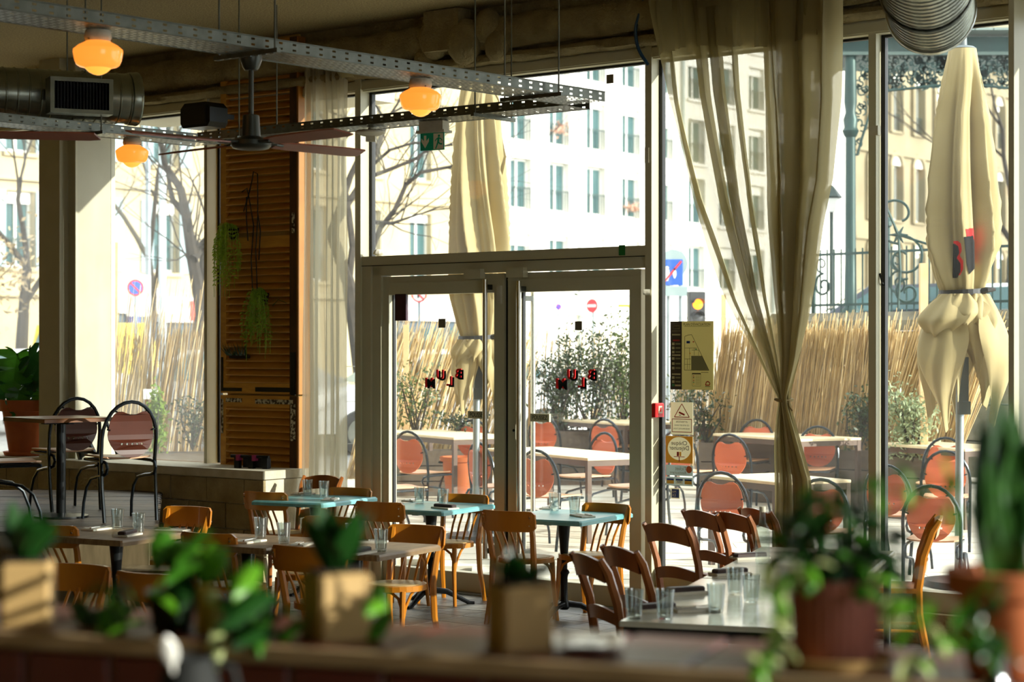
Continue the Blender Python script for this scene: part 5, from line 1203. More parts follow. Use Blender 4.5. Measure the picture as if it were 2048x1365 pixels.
def put_lc(x, ytop, f, label, Y=None, h=.89):
    global lused
    Y = Y or (CH - h) * F / (ytop - HY); d = V((f[0], f[1], 0)).normalized(); loc = V(((x - 1024) / F * Y, Y, 0)) + d * .27; rz = face(*f)
    if not lused: lc.location = loc; lc.rotation_euler = (0, 0, rz); lc['label'] = label; lc['group'] = 'brown ladder-back chairs'; lused = True; return lc
    return dup(lc, loc, rz, label, 'brown ladder-back chairs')
put_lc(1187, 1112, (.93, .36), 'nearest brown ladder-back chair beside the marble table, crest turned edge-on')
put_lc(1252, 1097, (.9, .43), 'brown ladder-back chair second from the near end of the marble table')
put_lc(1341, 1050, (.78, .63), 'brown ladder-back chair in front of the door post at the marble table')
put_lc(1410, 1024, (.86, .5), 'brown ladder-back chair below the card stickers')
put_lc(1466, 1022, (.8, .6), 'brown ladder-back chair second from the far end of the marble table', Y=12.5)
put_lc(1520, 1002, (.9, .42), 'brown ladder-back chair at the far end of the marble table, sunlit crest', Y=12.8)
o = put_lc(1862, 992, (-.985, .17), 'lone honey coloured chair seen side-on between the post and the snake plant', Y=12.2)
for c in o.children: c.data = c.data.copy(); c.data.materials[0] = M_bentwood
put_lc(640, 938, (-.5, -.87), 'dark chair pushed back against the narrow curtain', Y=16.05)
# ---- long marble-topped tables
LD, LX = V((.307, .952, 0)).normalized(), V((.952, -.307, 0)).normalized()
o0 = G(1237, 1243, .75)
for k, lab in enumerate(('near half of the long pale marble table with glasses on it', 'far half of the long pale marble table, by the tied curtain')):
    L = 1.68; ctr = o0 + LD * (L / 2 + k * (L + .02)) + LX * .4; ctr.z = 0
    t = thing('marble_table', lab, 'table', ctr, atan2(LX.y, LX.x), 'marble tables')
    MB().bevbox((0, 0, .738), (.8, L, .024), .006).build('marble_top', M_marble, t)
    mb = MB(); 
    for y in (-L / 2 + .03, L / 2 - .03): mb.box((0, y, .7), (.74, .03, .052))
    for x in (-.37, .37): mb.box((x, 0, .7), (.03, L - .06, .052))
    mb.build('apron', M_blackm, t)
    for x in (-1, 1):
        for y in (-1, 1): MB().cyl((x * .36, y * (L / 2 - .04), 0), (x * .36, y * (L / 2 - .04), .726), .022, seg=10).build('leg', M_blackm, t, smooth=True)
# ---- raised corner on the left: table and three terrace-type chairs
ctr = V((P(122, 835, 14.45).x, 14.45, .7)); t = thing('corner_table', 'square dark-edged wooden table on the raised platform at far left', 'table', ctr, radians(42))
MB().bevbox((0, 0, .725), (.62, .62, .03), .006).build('table_top', mat('dark_edged_top', '#8a5526', '#5f3818', .3, scale=6), t)
MB().cyl((0, 0, .02), (0, 0, .71), .036, seg=14).build('column', M_blackm, t, smooth=True); MB().lathe([(.2, 0), (.2, .012), (.04, .03)], seg=24).build('base_plate', M_blackm, t, smooth=True); MB().box((0, 0, .7), (.3, .05, .02)).box((0, 0, .7), (.05, .3, .02)).build('top_bracket', M_blackm, t)
bc_br = mat('brown_chair_panel', '#57291a', '#472113', .35, scale=4)
def recolor(root, m):
    for c in root.children:
        if c.name.split('.')[0] == 'back_panel': c.data = c.data.copy(); c.data.materials[0] = m
for (x, Y, f, lab) in ((235, 14.25, (-.55, .83), 'brown-backed chair right of the raised corner table, before the pale pillar'), (126, 15.2, (-.6, .8), 'brown-backed chair behind the raised corner table'), (16, 13.6, (.9, .42), 'brown-backed chair cut by the left edge of the picture')):
    o = place_hc(x, 0, f, lab, Y, 'brown chairs on the platform', .7); 
    for c in list(o.children):
        if c.name.split('.')[0] == 'back_panel':
            c.data = c.data.copy(); c.data.materials[0] = bc_br
# ---- tumblers, napkins, cutlery
def tumbler():
    t = None; pr = [(.001, .0), (.03, 0), (.033, .006)]
    for k in range(14): z = .012 + k * .0085; pr += [(lerp(.0335, .043, z / .13) + .0006, z), (lerp(.0335, .043, (z + .004) / .13) - .0004, z + .0042)]
    pr += [(.0435, .13), (.0415, .131), (.04, .12), (.0325, .02), (.029, .014), (.001, .012)]
    return MB().lathe(pr, seg=22, caps=False).mesh('tumbler', M_tumbler, smooth=True)
tm = tumbler(); M_nap = mat('folded_napkin', '#e9e4d6', '#d8d0bc', .8, scale=8); M_case = mat('dark_cutlery_roll', '#2a1a18', '#3b2522', .5, scale=9)
kn_me = MB().bevbox((0, -.05, .006), (.014, .1, .01), .003).add([(-.007, 0, .004), (.007, 0, .004), (.009, .1, .004), (0, .125, .004), (-.006, .1, .004)], [(0, 1, 2, 3, 4)]).mesh('knife', M_chrome)
fk = MB().tube([(0, -.1, .006), (0, -.02, .004), (0, .02, .007)], .004, 6, flat=.6)
for x in (-.009, -.003, .003, .009): fk.tube([(x * .6, .015, .007), (x, .04, .006), (x, .085, .009)], .0013, 4)
fk_me = fk.mesh('fork', M_chrome); nap_me = MB().bevbox((0, 0, .006), (.11, .21, .012), .003).mesh('napkin', M_nap); case_me = MB().bevbox((0, 0, .011), (.055, .2, .022), .006).mesh('cutlery_roll', M_case)
def single(name, me, loc, rz, label, cat, grp): return tag(obj(name, me, None, loc, (0, 0, rz)), label, cat, grp)
TZ = .7505
def glass_at(x, y, label, z=TZ): single('tumbler', tm, G(x, y, z), random.random(), label, 'glass', 'ridged tumblers')
for (x, y, lab) in ((235, 1058, 'tumbler at the back of the left brown table'), (277, 1067, 'tumbler in front on the left brown table'), (521, 1077, 'left tumbler on the joined brown tables'), (568, 1088, 'second tumbler on the joined brown tables, over the chair rail'),
                    (704, 1090, 'third tumbler along the joined brown tables'), (762, 1103, 'rightmost tumbler on the joined brown tables'), (615, 992, 'back tumbler on the teal curtain table'), (648, 995, 'front tumbler on the teal curtain table'), (839, 1008, 'back tumbler on the middle teal table'), (887, 1013, 'front tumbler on the middle teal table'),
                    (1109, 1022, 'back tumbler on the right teal table'), (1149, 1030, 'front tumbler on the right teal table'), (1432, 1226, 'tumbler in the middle of the near marble table'), (1470, 1190, 'tumbler behind the middle one on the marble table'), (1502, 1205, 'tumbler at the right edge of the marble table, before the pink pot'), (1330, 1238, 'nearest tumbler, at the front edge of the marble table'), (1268, 1238, 'tumbler on the front left corner of the marble table')):
    glass_at(x, y, lab)
def setting(x, y, rz, where, roll=False, mix=(1, 1, 1)):
    p = G(x, y, TZ); d = V((-sin(rz), cos(rz), 0)); e = V((cos(rz), sin(rz), 0))
    if mix[0]: single('napkin', nap_me, p, rz, 'folded white napkin ' + where, 'napkin', 'table settings')
    if roll: single('cutlery_roll', case_me, p + V((0, 0, .0125)) if mix[0] else p, rz + .1, 'dark cutlery roll ' + where, 'cutlery', 'table settings')
    else:
        if mix[1]: single('knife', kn_me, p + e * .02 + V((0, 0, .0125)), rz + .05, 'steel knife ' + where, 'knife', 'table settings')
        if mix[2]: single('fork', fk_me, p - e * .025 + V((0, 0, .0125)), rz - .05, 'steel fork ' + where, 'fork', 'table settings')
for (x, y, rz, wh, roll) in ((255, 1072, RT + .2, 'on the left brown table, front side', True), (345, 1063, RT - 1.4, 'on the left brown table, right side', False), (195, 1060, RT, 'on the left brown table, back side', False), (500, 1085, RT, 'at the left end of the joined brown tables', False), (600, 1092, RT + .3, 'in front on the joined brown tables', False), (720, 1108, RT, 'at the right end of the joined brown tables', True), (740, 1086, RT - 1.2, 'behind the third tumbler on the joined brown tables', False),
                             (660, 1001, RT + .4, 'in front on the teal curtain table', False), (606, 990, RT, 'at the back of the teal curtain table', False), (890, 1018, RT + 1.2, 'in front on the middle teal table', True), (828, 1003, RT, 'at the back of the middle teal table', False), (1165, 1034, RT + .9, 'in front on the right teal table', False), (1100, 1018, RT + .2, 'at the back of the right teal table', False),
                             (1370, 1188, -1.25, 'on the near marble table, left side', True), (1390, 1222, -1.3, 'on the near marble table, front', False), (1460, 1150, -1.2, 'on the marble table where the two halves meet', True), (1500, 1118, -1.25, 'on the far marble table, left side', True), (1310, 1222, -1.2, 'on the near left corner of the marble table', True)):
    setting(x, y, rz, wh, roll)
# pale bottle standing far along the marble table
M_bottle = glass('clear_bottle_glass', .05, (.85, .9, .86, 1))
t = thing('water_bottle', 'clear water bottle on the far marble table before the blurred plant', 'bottle', G(1525, 1128, TZ)); MB().lathe([(.001, 0), (.037, 0), (.04, .01), (.04, .17), (.035, .2), (.018, .23), (.015, .29), (.017, .292), (.017, .305), (.001, .306)], seg=20).build('bottle_body', M_bottle, t, smooth=True); MB().lathe([(.018, .288), (.018, .318), (.001, .32)], seg=14).build('stopper', M_white, t)
# ---- things on the ledge
pz_ = SILL
lp = W(S(52, -.36), -.36, pz_); t = tub('terracotta_pot', 'big terracotta pot with a monstera on the ledge at far left', lp, .16, .235, .5, .11, saucer=True); t.name = 'potted_monstera'
t['label'] = 'monstera in a big terracotta pot on the ledge at far left'; t['category'] = 'potted plant'
def mon_leaf(sz):
    half = [(.02, 0), (.1, -.09), (.22, -.13), (.36, -.08), (.46, .06), (.5, .22), (.48, .4), (.41, .58), (.3, .76), (.16, .92), (.02, 1.04)]; out = [(0, 0)]
    for k in range(26):
        u = k / 25 * 10; i = min(9, int(u)); x, y = lerp(half[i][0], half[i + 1][0], u - i), lerp(half[i][1], half[i + 1][1], u - i); out.append((x * (.42 if k % 4 == 3 and 6 < k < 24 else 1), y))
    me = MB(); n = len(out)
    # build as strips from the midrib so that notches stay open
    L_ = out[1:27]; 
    for s in (1, -1):
        for k in range(25):
            (x0, y0), (x1, y1) = L_[k], L_[k + 1]; c0, c1 = max(0, min(1, y0 * .98)), max(0, min(1, y1 * .98))
            z = lambda x, y: -.18 * x * x * 2 - .22 * y * y
            me.add([(0, c0 * sz, z(0, c0) * sz), (s * x0 * sz, y0 * sz, z(x0, y0) * sz), (s * x1 * sz, y1 * sz, z(x1, y1) * sz), (0, c1 * sz, z(0, c1) * sz)], [(0, 1, 2, 3)])
    return me
r = random.Random(5)
for k, (dx, dz, sz, az, tilt, m) in enumerate(((-.08, .47, .44, .1, -1.75, M_leaf), (.07, .45, .36, -.95, -1.65, M_leafd), (-.12, .14, .27, 1.1, -1.6, M_leafd), (.06, .17, .27, -.6, -1.6, M_leafd), (.17, .1, .17, -.2, -1.8, M_leaf2), (-.3, .4, .42, .6, -1.7, M_leafd), (-.02, .12, .24, .2, -1.5, M_leaf), (.0, .36, .3, -.35, -1.9, M_leafd))):
    b = V((r.uniform(-.05, .05), r.uniform(-.05, .05), .47)); e = V((dx, -.08 + r.uniform(-.1, .1), .5 + dz))
    st = MB().tube([b, (b + e) / 2 + V((0, 0, .12)), e], .009, 6).build('leaf_stalk', M_leaf, t, smooth=True)
    l = obj('leaf', mon_leaf(sz).mesh('leaf', m, fix=False), t, e, (tilt, az, .2 * r.uniform(-1, 1)))
# folded black menu easel behind the platform chairs
pe = W(S(168, -.42), -.42, SILL); t = thing('folding_easel', 'black folded display easel leaning on the ledge by the pale pillar', 'easel', pe, radians(-25))
for s, off in ((-1, 0), (1, 0)): MB().tube([(s * .05 - .1, -.02, .36), (s * .1 + .12, -.08, 0)], .02, 4).build('leg', M_blackm, t)
MB().box((.0, -.05, .18), (.14, .015, .3), Matrix.Rotation(radians(-32), 3, 'Y')).build('panel', mat('slate_panel', '#6b6f6e', rough=.5), t); MB().tube([(.22, .05, .34), (.3, .12, 0)], .014, 4).build('leg', M_blackm, t); MB().box((-.02, 0, .36), (.16, .05, .03)).build('hinge_bar', M_blackm, t)
# black rack with magenta straps lying on the ledge end
pr_ = W(S(500, -.42), -.42, SILL); t = thing('folded_rack', 'black folded rack with magenta straps on the ledge below the shutters', 'rack', pr_, radians(-30))
MB().cyl((-.2, 0, .1), (.2, 0, .1), .014, seg=10).build('top_tube', M_blackm, t, smooth=True)
for x in (-.13, .02, .17): MB().box((x, 0, .05), (.05, .04, .1)).build('leg', M_blackm, t)
for x in (-.11, .06): MB().box((x, -.01, .09), (.03, .05, .05)).build('strap', mat('magenta_strap', '#8d2551', rough=.6), t)
MB().box((.05, .03, .045), (.28, .02, .08)).build('mesh_panel', M_black, t)
# ---- plants on the shutters
def hang_fern(label, x, ytop, ybot, wpx, seed, m, n=26, dens=18, name='hanging_fern', lead=None):
    r = random.Random(seed); k = 16.6 / F; top = W(S(x, -.24), -.24, ZW(x, ytop, -.24)); h = (ybot - ytop) * k; wd = wpx * k
    t = thing(name, label, 'hanging plant', top, -TH, 'plants on the shutters')
    MB().lathe([(.03, -.1), (.05, -.02), (.052, 0), (.045, 0)], (0, .03, 0), 12).build('wall_pot', M_soil, t)
    for q in range(n):
        a = r.uniform(-1, 1); p0 = V((a * .03, .02, 0)); ln = h * r.uniform(.45, 1.05); ex = a * wd * .5 + r.gauss(0, wd * .1); ey = -r.uniform(0, .14)
        pts = [p0, V((ex * .5, ey * .7, .05 * r.random())), V((ex * .9, ey, -ln * .35)), V((ex, ey, -ln * .7)), V((ex * .98, ey, -ln))]
        mb = MB().tube(pts, .0022, 3, caps=False)
        for j in range(dens):
            u = .15 + .85 * j / dens * 4; i = min(3, int(u)) if u < 4 else 3; f = min(1, u - i); c = lerp(pts[i], pts[min(4, i + 1)], f)
            for s in (-1, 1):
                d = V((s * r.uniform(.6, 1), r.uniform(-.5, .3), -.55)).normalized(); L_ = r.uniform(.02, .04); w_ = V((0, r.uniform(-.4, .4), 1)).normalized() * .008; mb.add([c, c + d * L_ * .5 + w_, c + d * L_, c + d * L_ * .5 - w_], [(0, 1, 2, 3)])
        mb.build('frond', m, t, fix=False)
    return t
hang_fern('feathery fern hanging over the left edge of the tall shutter', 462, 456, 596, 50, 2, mat('fern_bright', '#c0dc4c', '#93b635', .5, scale=9, trans=.4), 30)
hang_fern('trailing fern hanging in the middle of the tall shutter', 522, 586, 728, 62, 3, mat('fern_green', '#a3cc3c', '#7ba02a', .5, scale=9, trans=.35), 26)
t = thing('succulent', 'small spiky green plant at the left edge of the tall shutter', 'hanging plant', W(S(474, -.22), -.22, ZW(474, 714, -.22)), -TH, 'plants on the shutters'); r = random.Random(4)
MB().box((0, .03, .0), (.2, .06, .03)).build('wall_tray', M_soil, t)
for k in range(34):
    a, b = r.uniform(-.11, .11), r.uniform(-.03, .03); tp = V((a * 1.5 + r.gauss(0, .02), b - .05, r.uniform(.07, .15))); MB().add([(a - .008, b, .01), (a + .008, b, .01), tp], [(0, 1, 2)]).build('leaf', M_leafd, t, fix=False)
t = thing('bare_vine', 'dry bare vine creeping up the tall shutter above the ferns', 'vine', W(S(505, -.2), -.2, ZW(505, 600, -.2)), -TH, 'plants on the shutters'); k = 16.6 / F
for pts in ([(0, 600), (-3, 520), (2, 450), (-8, 400), (-18, 372), (-30, 380)], [(14, 600), (12, 500), (16, 430), (15, 345), (2, 340), (-5, 360), (-12, 380), (-24, 420)], [(-12, 480), (-20, 430), (-18, 390)], [(16, 420), (22, 460), (20, 520)]):
    MB().tube([V((x * k, r.gauss(0, .006), (600 - y) * k)) for x, y in pts], .0055, 5).build('vine_stem', M_bark, t, fix=False)
# fern frond poking out of the second fern
t = thing('fern_leaf', 'single broad fern leaf sticking out right of the middle hanging fern', 'hanging plant', W(S(545, -.22), -.22, ZW(545, 612, -.22)), -TH, 'plants on the shutters'); mb = MB()
for j in range(16):
    u = j / 15; c = V((.03 + .17 * u, -.03, .02 + .03 * sin(pi * u)))
    for s in (-1, 1): mb.add([c, c + V((.012, 0, s * .035 * (1.1 - u))), c + V((.016, -.006, s * .02 * (1.1 - u)))], [(0, 1, 2)])
mb.build('frond', M_leaf, t, fix=False); MB().tube([(0, 0, 0), (.1, -.03, .05), (.2, -.03, .02)], .003, 4).build('leaf_stalk', M_leaf, t)
# green sprout on the transom corner
t = thing('paper_scrap', 'crumpled pale paper scrap on the left end of the transom', 'paper', W(S(757, -.08), -.08, 2.709)); r = random.Random(1); rs = []
for i in range(6):
    q = pi * i / 5; rs.append([V((.045 * sin(q) * cos(a) * r.uniform(.7, 1.2), .03 * sin(q) * sin(a) * r.uniform(.7, 1.2), .03 - .03 * cos(q))) for a in [2 * pi * j / 9 for j in range(9)]])
MB().rings(rs, True).build('crumple', M_nap, t)
# ================================================================ SIGNS, STICKERS AND LETTERS ON THE GLASS
ROT = (pi / 2, 0, -TH)
def onglass(me, name, s, n, z, parent=None, mirror=False, rot=0.0):
    o = bpy.data.objects.new(name, me); COL.objects.link(o); M = Matrix.Translation(W(s, n, z)) @ Matrix.Rotation(-TH, 4, 'Z') @ Matrix.Rotation(pi / 2, 4, 'X') @ Matrix.Rotation(rot, 4, 'Z')
    if parent is not None: o.parent = parent; M = wm(parent).inverted() @ M
    o.matrix_basis = M; return o
def mirr(c): return V((-c.x, c.y, c.z))
nG = -.0165
for grp, xs in (('left', ((921, 750, 'B'), (903, 765, 'L'), (884, 752, 'U'), (862, 768, 'M'))), ('right', ((1187, 752, 'B'), (1167, 768, 'L'), (1147, 752, 'U'), (1125, 770, 'M')))):
    for x, y, ch in xs:
        s_ = S(x, nG); z = ZW(x, y, nG); big_l = shape_mesh('L' + ch, M_red, lambda c: V((-c.x * 1.05, c.y * .92, c.z)))
        o = onglass(big_l, 'glass_letter', s_ - .02, nG + .001, z + .005, rot=0.0); tag(o, 'red and black window letter ' + ch + ' seen mirrored on the %s door pane' % grp, 'letter', 'window letters on the doors')
        onglass(shape_mesh('L' + ch, M_blackp, lambda c: V((-c.x * 1.05, c.y * .92, c.z * .6))), 'letter_shade', s_ + .008, nG - .006, z - .004, o)
M_cream = mat('poster_cream', '#dcd3a2', '#d2c996', .6, scale=2, trans=.35); M_dbrown = mat('poster_brown', '#3d3022', rough=.6); M_grey = mat('plan_grey', '#8d8960', rough=.6); M_ink = mat('plan_ink', '#4a4630', rough=.6); M_stw = mat('sticker_white', '#f3eed8', rough=.5, trans=.4); M_str = mat('sticker_red', '#b5302a', rough=.5); M_sto = mat('sticker_orange', '#e6ad44', rough=.5, trans=.4); M_stb = mat('sticker_blue', '#1d3f8c', rough=.5); M_stg = mat('sticker_grey', '#cdd6d2', rough=.5, trans=.4); M_mint = mat('sticker_mint', '#3f8a52', rough=.5)
def card(name, label, cat, x0, x1, y0, y1, m, n=-.012, th=.003, grp='stickers on the right window', parent=None):
    s0, s1 = S(x0, n), S(x1, n); xm = (x0 + x1) / 2; z1, z0 = ZW(xm, y0, n), ZW(xm, y1, n); c = W((s0 + s1) / 2, n, (z0 + z1) / 2)
    o = MB().box((0, 0, 0), (s1 - s0, z1 - z0, th)).build(name, m, origin=(0, 0, 0)); M = Matrix.Translation(c) @ Matrix.Rotation(-TH, 4, 'Z') @ Matrix.Rotation(pi / 2, 4, 'X')
    if parent is not None: o.parent = parent; M = wm(parent).inverted() @ M
    o.matrix_basis = M
    if label: tag(o, label, cat, grp)
    return o, s1 - s0, z1 - z0
def deco(par, me_or_mb, name, m, x, y, lift=.0022, rot=0.0):
    me = me_or_mb.mesh(name, m, fix=False) if isinstance(me_or_mb, MB) else me_or_mb
    return obj(name, me, par, (x, y, lift), (0, 0, rot))
def rect(w_, h): return MB().add([(-w_ / 2, -h / 2, 0), (w_ / 2, -h / 2, 0), (w_ / 2, h / 2, 0), (-w_ / 2, h / 2, 0)], [(0, 1, 2, 3)])
def line(pts, wd):
    mb = MB()
    for a, b in zip(pts, pts[1:]):
        a, b = V((a[0], a[1], 0)), V((b[0], b[1], 0)); d = (b - a).normalized(); n = V((-d.y, d.x, 0)) * wd / 2; mb.add([a - n, b - n, b + n, a + n], [(0, 1, 2, 3)])
    return mb
nP = -.03
pl, w_, h_ = card('evacuation_plan', 'yellowed evacuation plan poster on the right window by the door', 'poster', 1341, 1427, 643, 780, M_cream, nP, .004, None)
deco(pl, rect(w_ * .27, h_), 'side_band', M_dbrown, -w_ * .365, 0)
tw = TX['plan'].vertices; mxx = max(v.co.x for v in tw) - min(v.co.x for v in tw)
deco(pl, shape_mesh('plan', M_blackp, lambda c: V((c.x * w_ * .62 / mxx, c.y * w_ * .62 / mxx * 1.15, c.z * .2))), 'heading', M_blackp, w_ * .12, h_ * .452, .003)
deco(pl, rect(w_ * .6, .002), 'underline', M_ink, w_ * .12, h_ * .425)
U = lambda u, v: ((u - .5) * w_, (.5 - v) * h_)
deco(pl, line([U(.34, .22), U(.42, .2), U(.5, .195), U(.9, .715), U(.33, .715), U(.34, .22)], .0035), 'plan_outline', M_ink, 0, 0)
deco(pl, MB().add([U(.49, .505) + (0,), U(.745, .505) + (0,), U(.89, .71) + (0,), U(.49, .71) + (0,)], [(3, 2, 1, 0)]), 'plan_shade', M_grey, 0, 0, .0021)
for pp in ([U(.34, .39), U(.62, .39)], [U(.45, .39), U(.45, .7)], [U(.34, .55), U(.48, .55)], [U(.34, .63), U(.48, .63)], [U(.5, .42), U(.66, .42), U(.66, .5)], [U(.56, .39), U(.56, .5)], [U(.4, .55), U(.4, .7)]): deco(pl, line(pp, .0025), 'plan_line', M_ink, 0, 0, .0024)
deco(pl, rect(w_ * .08, h_ * .035), 'plan_mark', M_stb, *U(.42, .305)); deco(pl, rect(w_ * .03, h_ * .018), 'plan_mark', M_str, *U(.54, .3)); deco(pl, rect(w_ * .03, h_ * .018), 'plan_mark', M_sto, *U(.46, .47)); deco(pl, rect(w_ * .03, h_ * .018), 'plan_mark', M_mint, *U(.6, .41))
deco(pl, line([U(.51, .76), U(.71, .76), U(.71, .945), U(.51, .945), U(.51, .76)], .002), 'legend_box', M_ink, 0, 0); deco(pl, rect(w_ * .2, h_ * .018), 'legend_head', M_dbrown, *U(.61, .765))
for k in range(6): deco(pl, rect(w_ * .03, h_ * .012), 'legend_key', (M_str, M_dbrown, M_sto, M_str, M_mint, M_sto)[k], *U(.545, .8 + k * .023)); deco(pl, rect(w_ * .1, h_ * .006), 'legend_line', M_grey, *U(.64, .8 + k * .023))
deco(pl, line([U(.82, .93), U(.84, .885), U(.88, .875), U(.92, .9), U(.91, .93), U(.82, .93)], .008), 'emblem', M_str, 0, 0); deco(pl, rect(w_ * .12, h_ * .008), 'caption', M_ink, *U(.87, .95)); deco(pl, rect(w_ * .17, h_ * .007), 'caption', M_ink, *U(.8, .745))
deco(pl, rect(w_ * .17, h_ * .06), 'band_panel', M_cream, *U(.14, .085)); deco(pl, rect(w_ * .13, h_ * .02), 'band_text', M_dbrown, *U(.14, .085), .003)
tw = TX['cons'].vertices; mx2 = max(v.co.x for v in tw) - min(v.co.x for v in tw)
deco(pl, shape_mesh('cons', M_cream, lambda c: V((c.x * w_ * .2 / mx2, c.y * w_ * .2 / mx2, 0))), 'band_text', M_cream, *U(.14, .14), .003)
for v in (.195, .495, .775): deco(pl, rect(w_ * .2, h_ * .022), 'band_panel', M_cream, *U(.14, v), .003)
deco(pl, rect(w_ * .16, h_ * .022), 'band_panel', M_str, *U(.14, .278), .003)
for v in (.33, .39, .45, .545, .62, .685, .825, .885): deco(pl, rect(w_ * .06, h_ * .038), 'pictogram', M_cream, *U(.07, v), .003); deco(pl, rect(w_ * .12, h_ * .024), 'band_text', M_grey, *U(.18, v), .003)
deco(pl, rect(w_ * .06, h_ * .035), 'pictogram', M_mint, *U(.07, .935), .003); deco(pl, rect(w_ * .14, h_ * .025), 'band_panel', M_cream, *U(.18, .94), .003)
def tdeco(par, key, m, wmax, x, y, mirror=True, lift=.003):
    vs = TX[key].vertices; mx_ = max(v.co.x for v in vs) - min(v.co.x for v in vs); k = wmax / mx_
    deco(par, shape_mesh(key, m, lambda c: V(((-1 if mirror else 1) * c.x * k, c.y * k, c.z * .2))), 'lettering', m, x, y, lift)
st, w_, h_ = card('security_sticker', 'white video surveillance sticker with red triangle on the right window', 'sticker', 1342, 1386, 805, 870, M_stw)
deco(st, line([(-w_ * .34, h_ * .04), (w_ * .34, h_ * .04), (0, h_ * .45), (-w_ * .34, h_ * .04)], .006), 'triangle', M_str, 0, 0)
deco(st, rect(w_ * .28, h_ * .055), 'camera_mark', M_str, 0, h_ * .15, .003, -.35); deco(st, rect(w_ * .1, h_ * .02), 'camera_mark', M_dbrown, -w_ * .08, h_ * .1, .003)
deco(st, line([(-w_ * .44, -h_ * .02), (w_ * .44, -h_ * .02), (w_ * .44, -h_ * .42), (-w_ * .44, -h_ * .42), (-w_ * .44, -h_ * .02)], .005), 'frame_line', M_str, 0, 0)
for k, ky in enumerate(('att1', 'att2', 'att3')): tdeco(st, ky, M_ink, w_ * (.52, .66, .74)[k], 0, h_ * (-.11 - k * .105))
st, w_, h_ = card('voucher_sticker', 'orange and white lunch voucher sticker on the right window', 'sticker', 1332, 1386, 873, 927, M_stw)
deco(st, shape_mesh('vring', M_sto, lambda c: V((c.x * w_, c.y * h_, 0))), 'orange_field', M_sto, 0, 0)
tdeco(st, 'cheque', M_dbrown, w_ * .58, .0, h_ * .24); tdeco(st, 'dej', M_dbrown, w_ * .72, 0, h_ * .06)
deco(st, rect(w_ * .07, h_ * .16), 'table_mark', M_sto, w_ * .04, -h_ * .16, .003); deco(st, rect(w_ * .08, h_ * .16), 'table_mark', M_str, -w_ * .05, -h_ * .16, .003); deco(st, rect(w_ * .4, h_ * .022), 'table_mark', M_str, 0, -h_ * .26, .003); deco(st, rect(w_ * .03, h_ * .18), 'table_mark', M_str, 0, -h_ * .36, .003)
st, w_, h_ = card('meal_ticket_sticker', 'white meal ticket sticker with an orange ball on the right window', 'sticker', 1332, 1386, 931, 952, M_stg)
tdeco(st, 'ticket', M_grey, w_ * .42, w_ * .06, h_ * .17); tdeco(st, 'resto', M_grey, w_ * .6, -.01, -h_ * .22)
deco(st, MB().add([(.026 * cos(2 * pi * k / 20), .026 * sin(2 * pi * k / 20), 0) for k in range(20)], [tuple(range(20))]), 'orange_ball', mat('ball_orange', '#e2733a', rough=.5), w_ * .36, h_ * .12, .003)
st, w_, h_ = card('card_sticker', 'strip of payment card marks low on the right window', 'sticker', 1332, 1386, 955, 972, M_stg)
for k, m in enumerate((M_sto, M_stw, M_sto)): deco(st, rect(w_ * .26, h_ * .6), 'card_mark', m, w_ * (-.33 + k * .33), 0, .0025); deco(st, rect(w_ * .26, h_ * .2), 'card_mark', M_stb, w_ * (-.33 + k * .33), h_ * .2, .003)
tdeco(st, 'visa', M_stb, w_ * .16, 0, -.004, True, .004)
st, w_, h_ = card('card_sticker', 'small square blue card sticker lowest on the right window', 'sticker', 1342, 1360, 977, 998, M_stw)
deco(st, rect(w_ * .82, h_ * .82), 'blue_field', M_stb, 0, 0, .0025); tdeco(st, 'ma', M_stw, w_ * .45, -w_ * .12, h_ * .14, True, .004); tdeco(st, 'ex', M_stw, w_ * .4, -w_ * .14, -h_ * .18, True, .004)
# push plates
for x0, x1, y0, y1, n, lab in ((937, 976, 823, 838, .085, 'push plate with black lettering behind the left pull bar'), (1062, 1100, 828, 844, .085, 'push plate with black lettering on the right door leaf')):
    st, w_, h_ = card('push_plate', lab, 'sign', x0, x1, y0, y1, mat('push_plate_paint', '#dcd3ae', rough=.4), -.09, .02, 'push plates on the doors')
    for q in (-.3, .3): MB().box((w_ * q, 0, -.035), (.014, .014, .07)).build('stand_off', M_fanmetal, st)
    vs = TX['poussez'].vertices; mx_ = max(v.co.x for v in vs) - min(v.co.x for v in vs); k = w_ * .78 / mx_
    deco(st, shape_mesh('poussez', M_blackp, lambda c: V((c.x * k, c.y * k * 1.35, c.z))), 'lettering', M_blackp, 0, 0, .011)
# tape scraps, clip, fire alarm, bits of hardware
M_tape = mat('brown_tape', '#6d6450', rough=.7)
for x, y, lab, m in ((1220, 158, 'brown tape scrap high on the transom pane', M_tape), (884, 647, 'brown tape scrap on the left door pane', M_tape), (1157, 652, 'brown tape scrap on the right door pane', M_tape)):
    o, a, b = card('tape_scrap', lab, 'tape', x - 7, x + 7, y - 9, y + 9, m, -.02, .002, 'tape scraps on the glass')
o = MB().sbox(S(1244, -.13) - .026, S(1244, -.13) + .026, -.134, -.126, 2.64, 2.716).build('green_tape', mat('green_tape', '#14702f', rough=.5)); tag(o, 'bit of green tape stuck on the transom', 'tape')
o = MB().sbox(sD_1 - .05, sD_1 + .02, nD - .012, nD + .03, ZW(1750, 271, nD), ZW(1750, 252, nD)).build('post_clip', M_white); tag(o, 'pale clip on the window post under the steel duct', 'clip')
mb = MB().tube([W(sD_1 + .004, -.06, ZW(1758, 548)), W(sD_1 + .02, -.055, ZW(1758, 566)), W(sD_1 + .015, -.02, ZW(1758, 571))], .007, 5); tag(mb.build('wall_hook', M_blackm), 'small dark hook on the bright window post', 'hook')
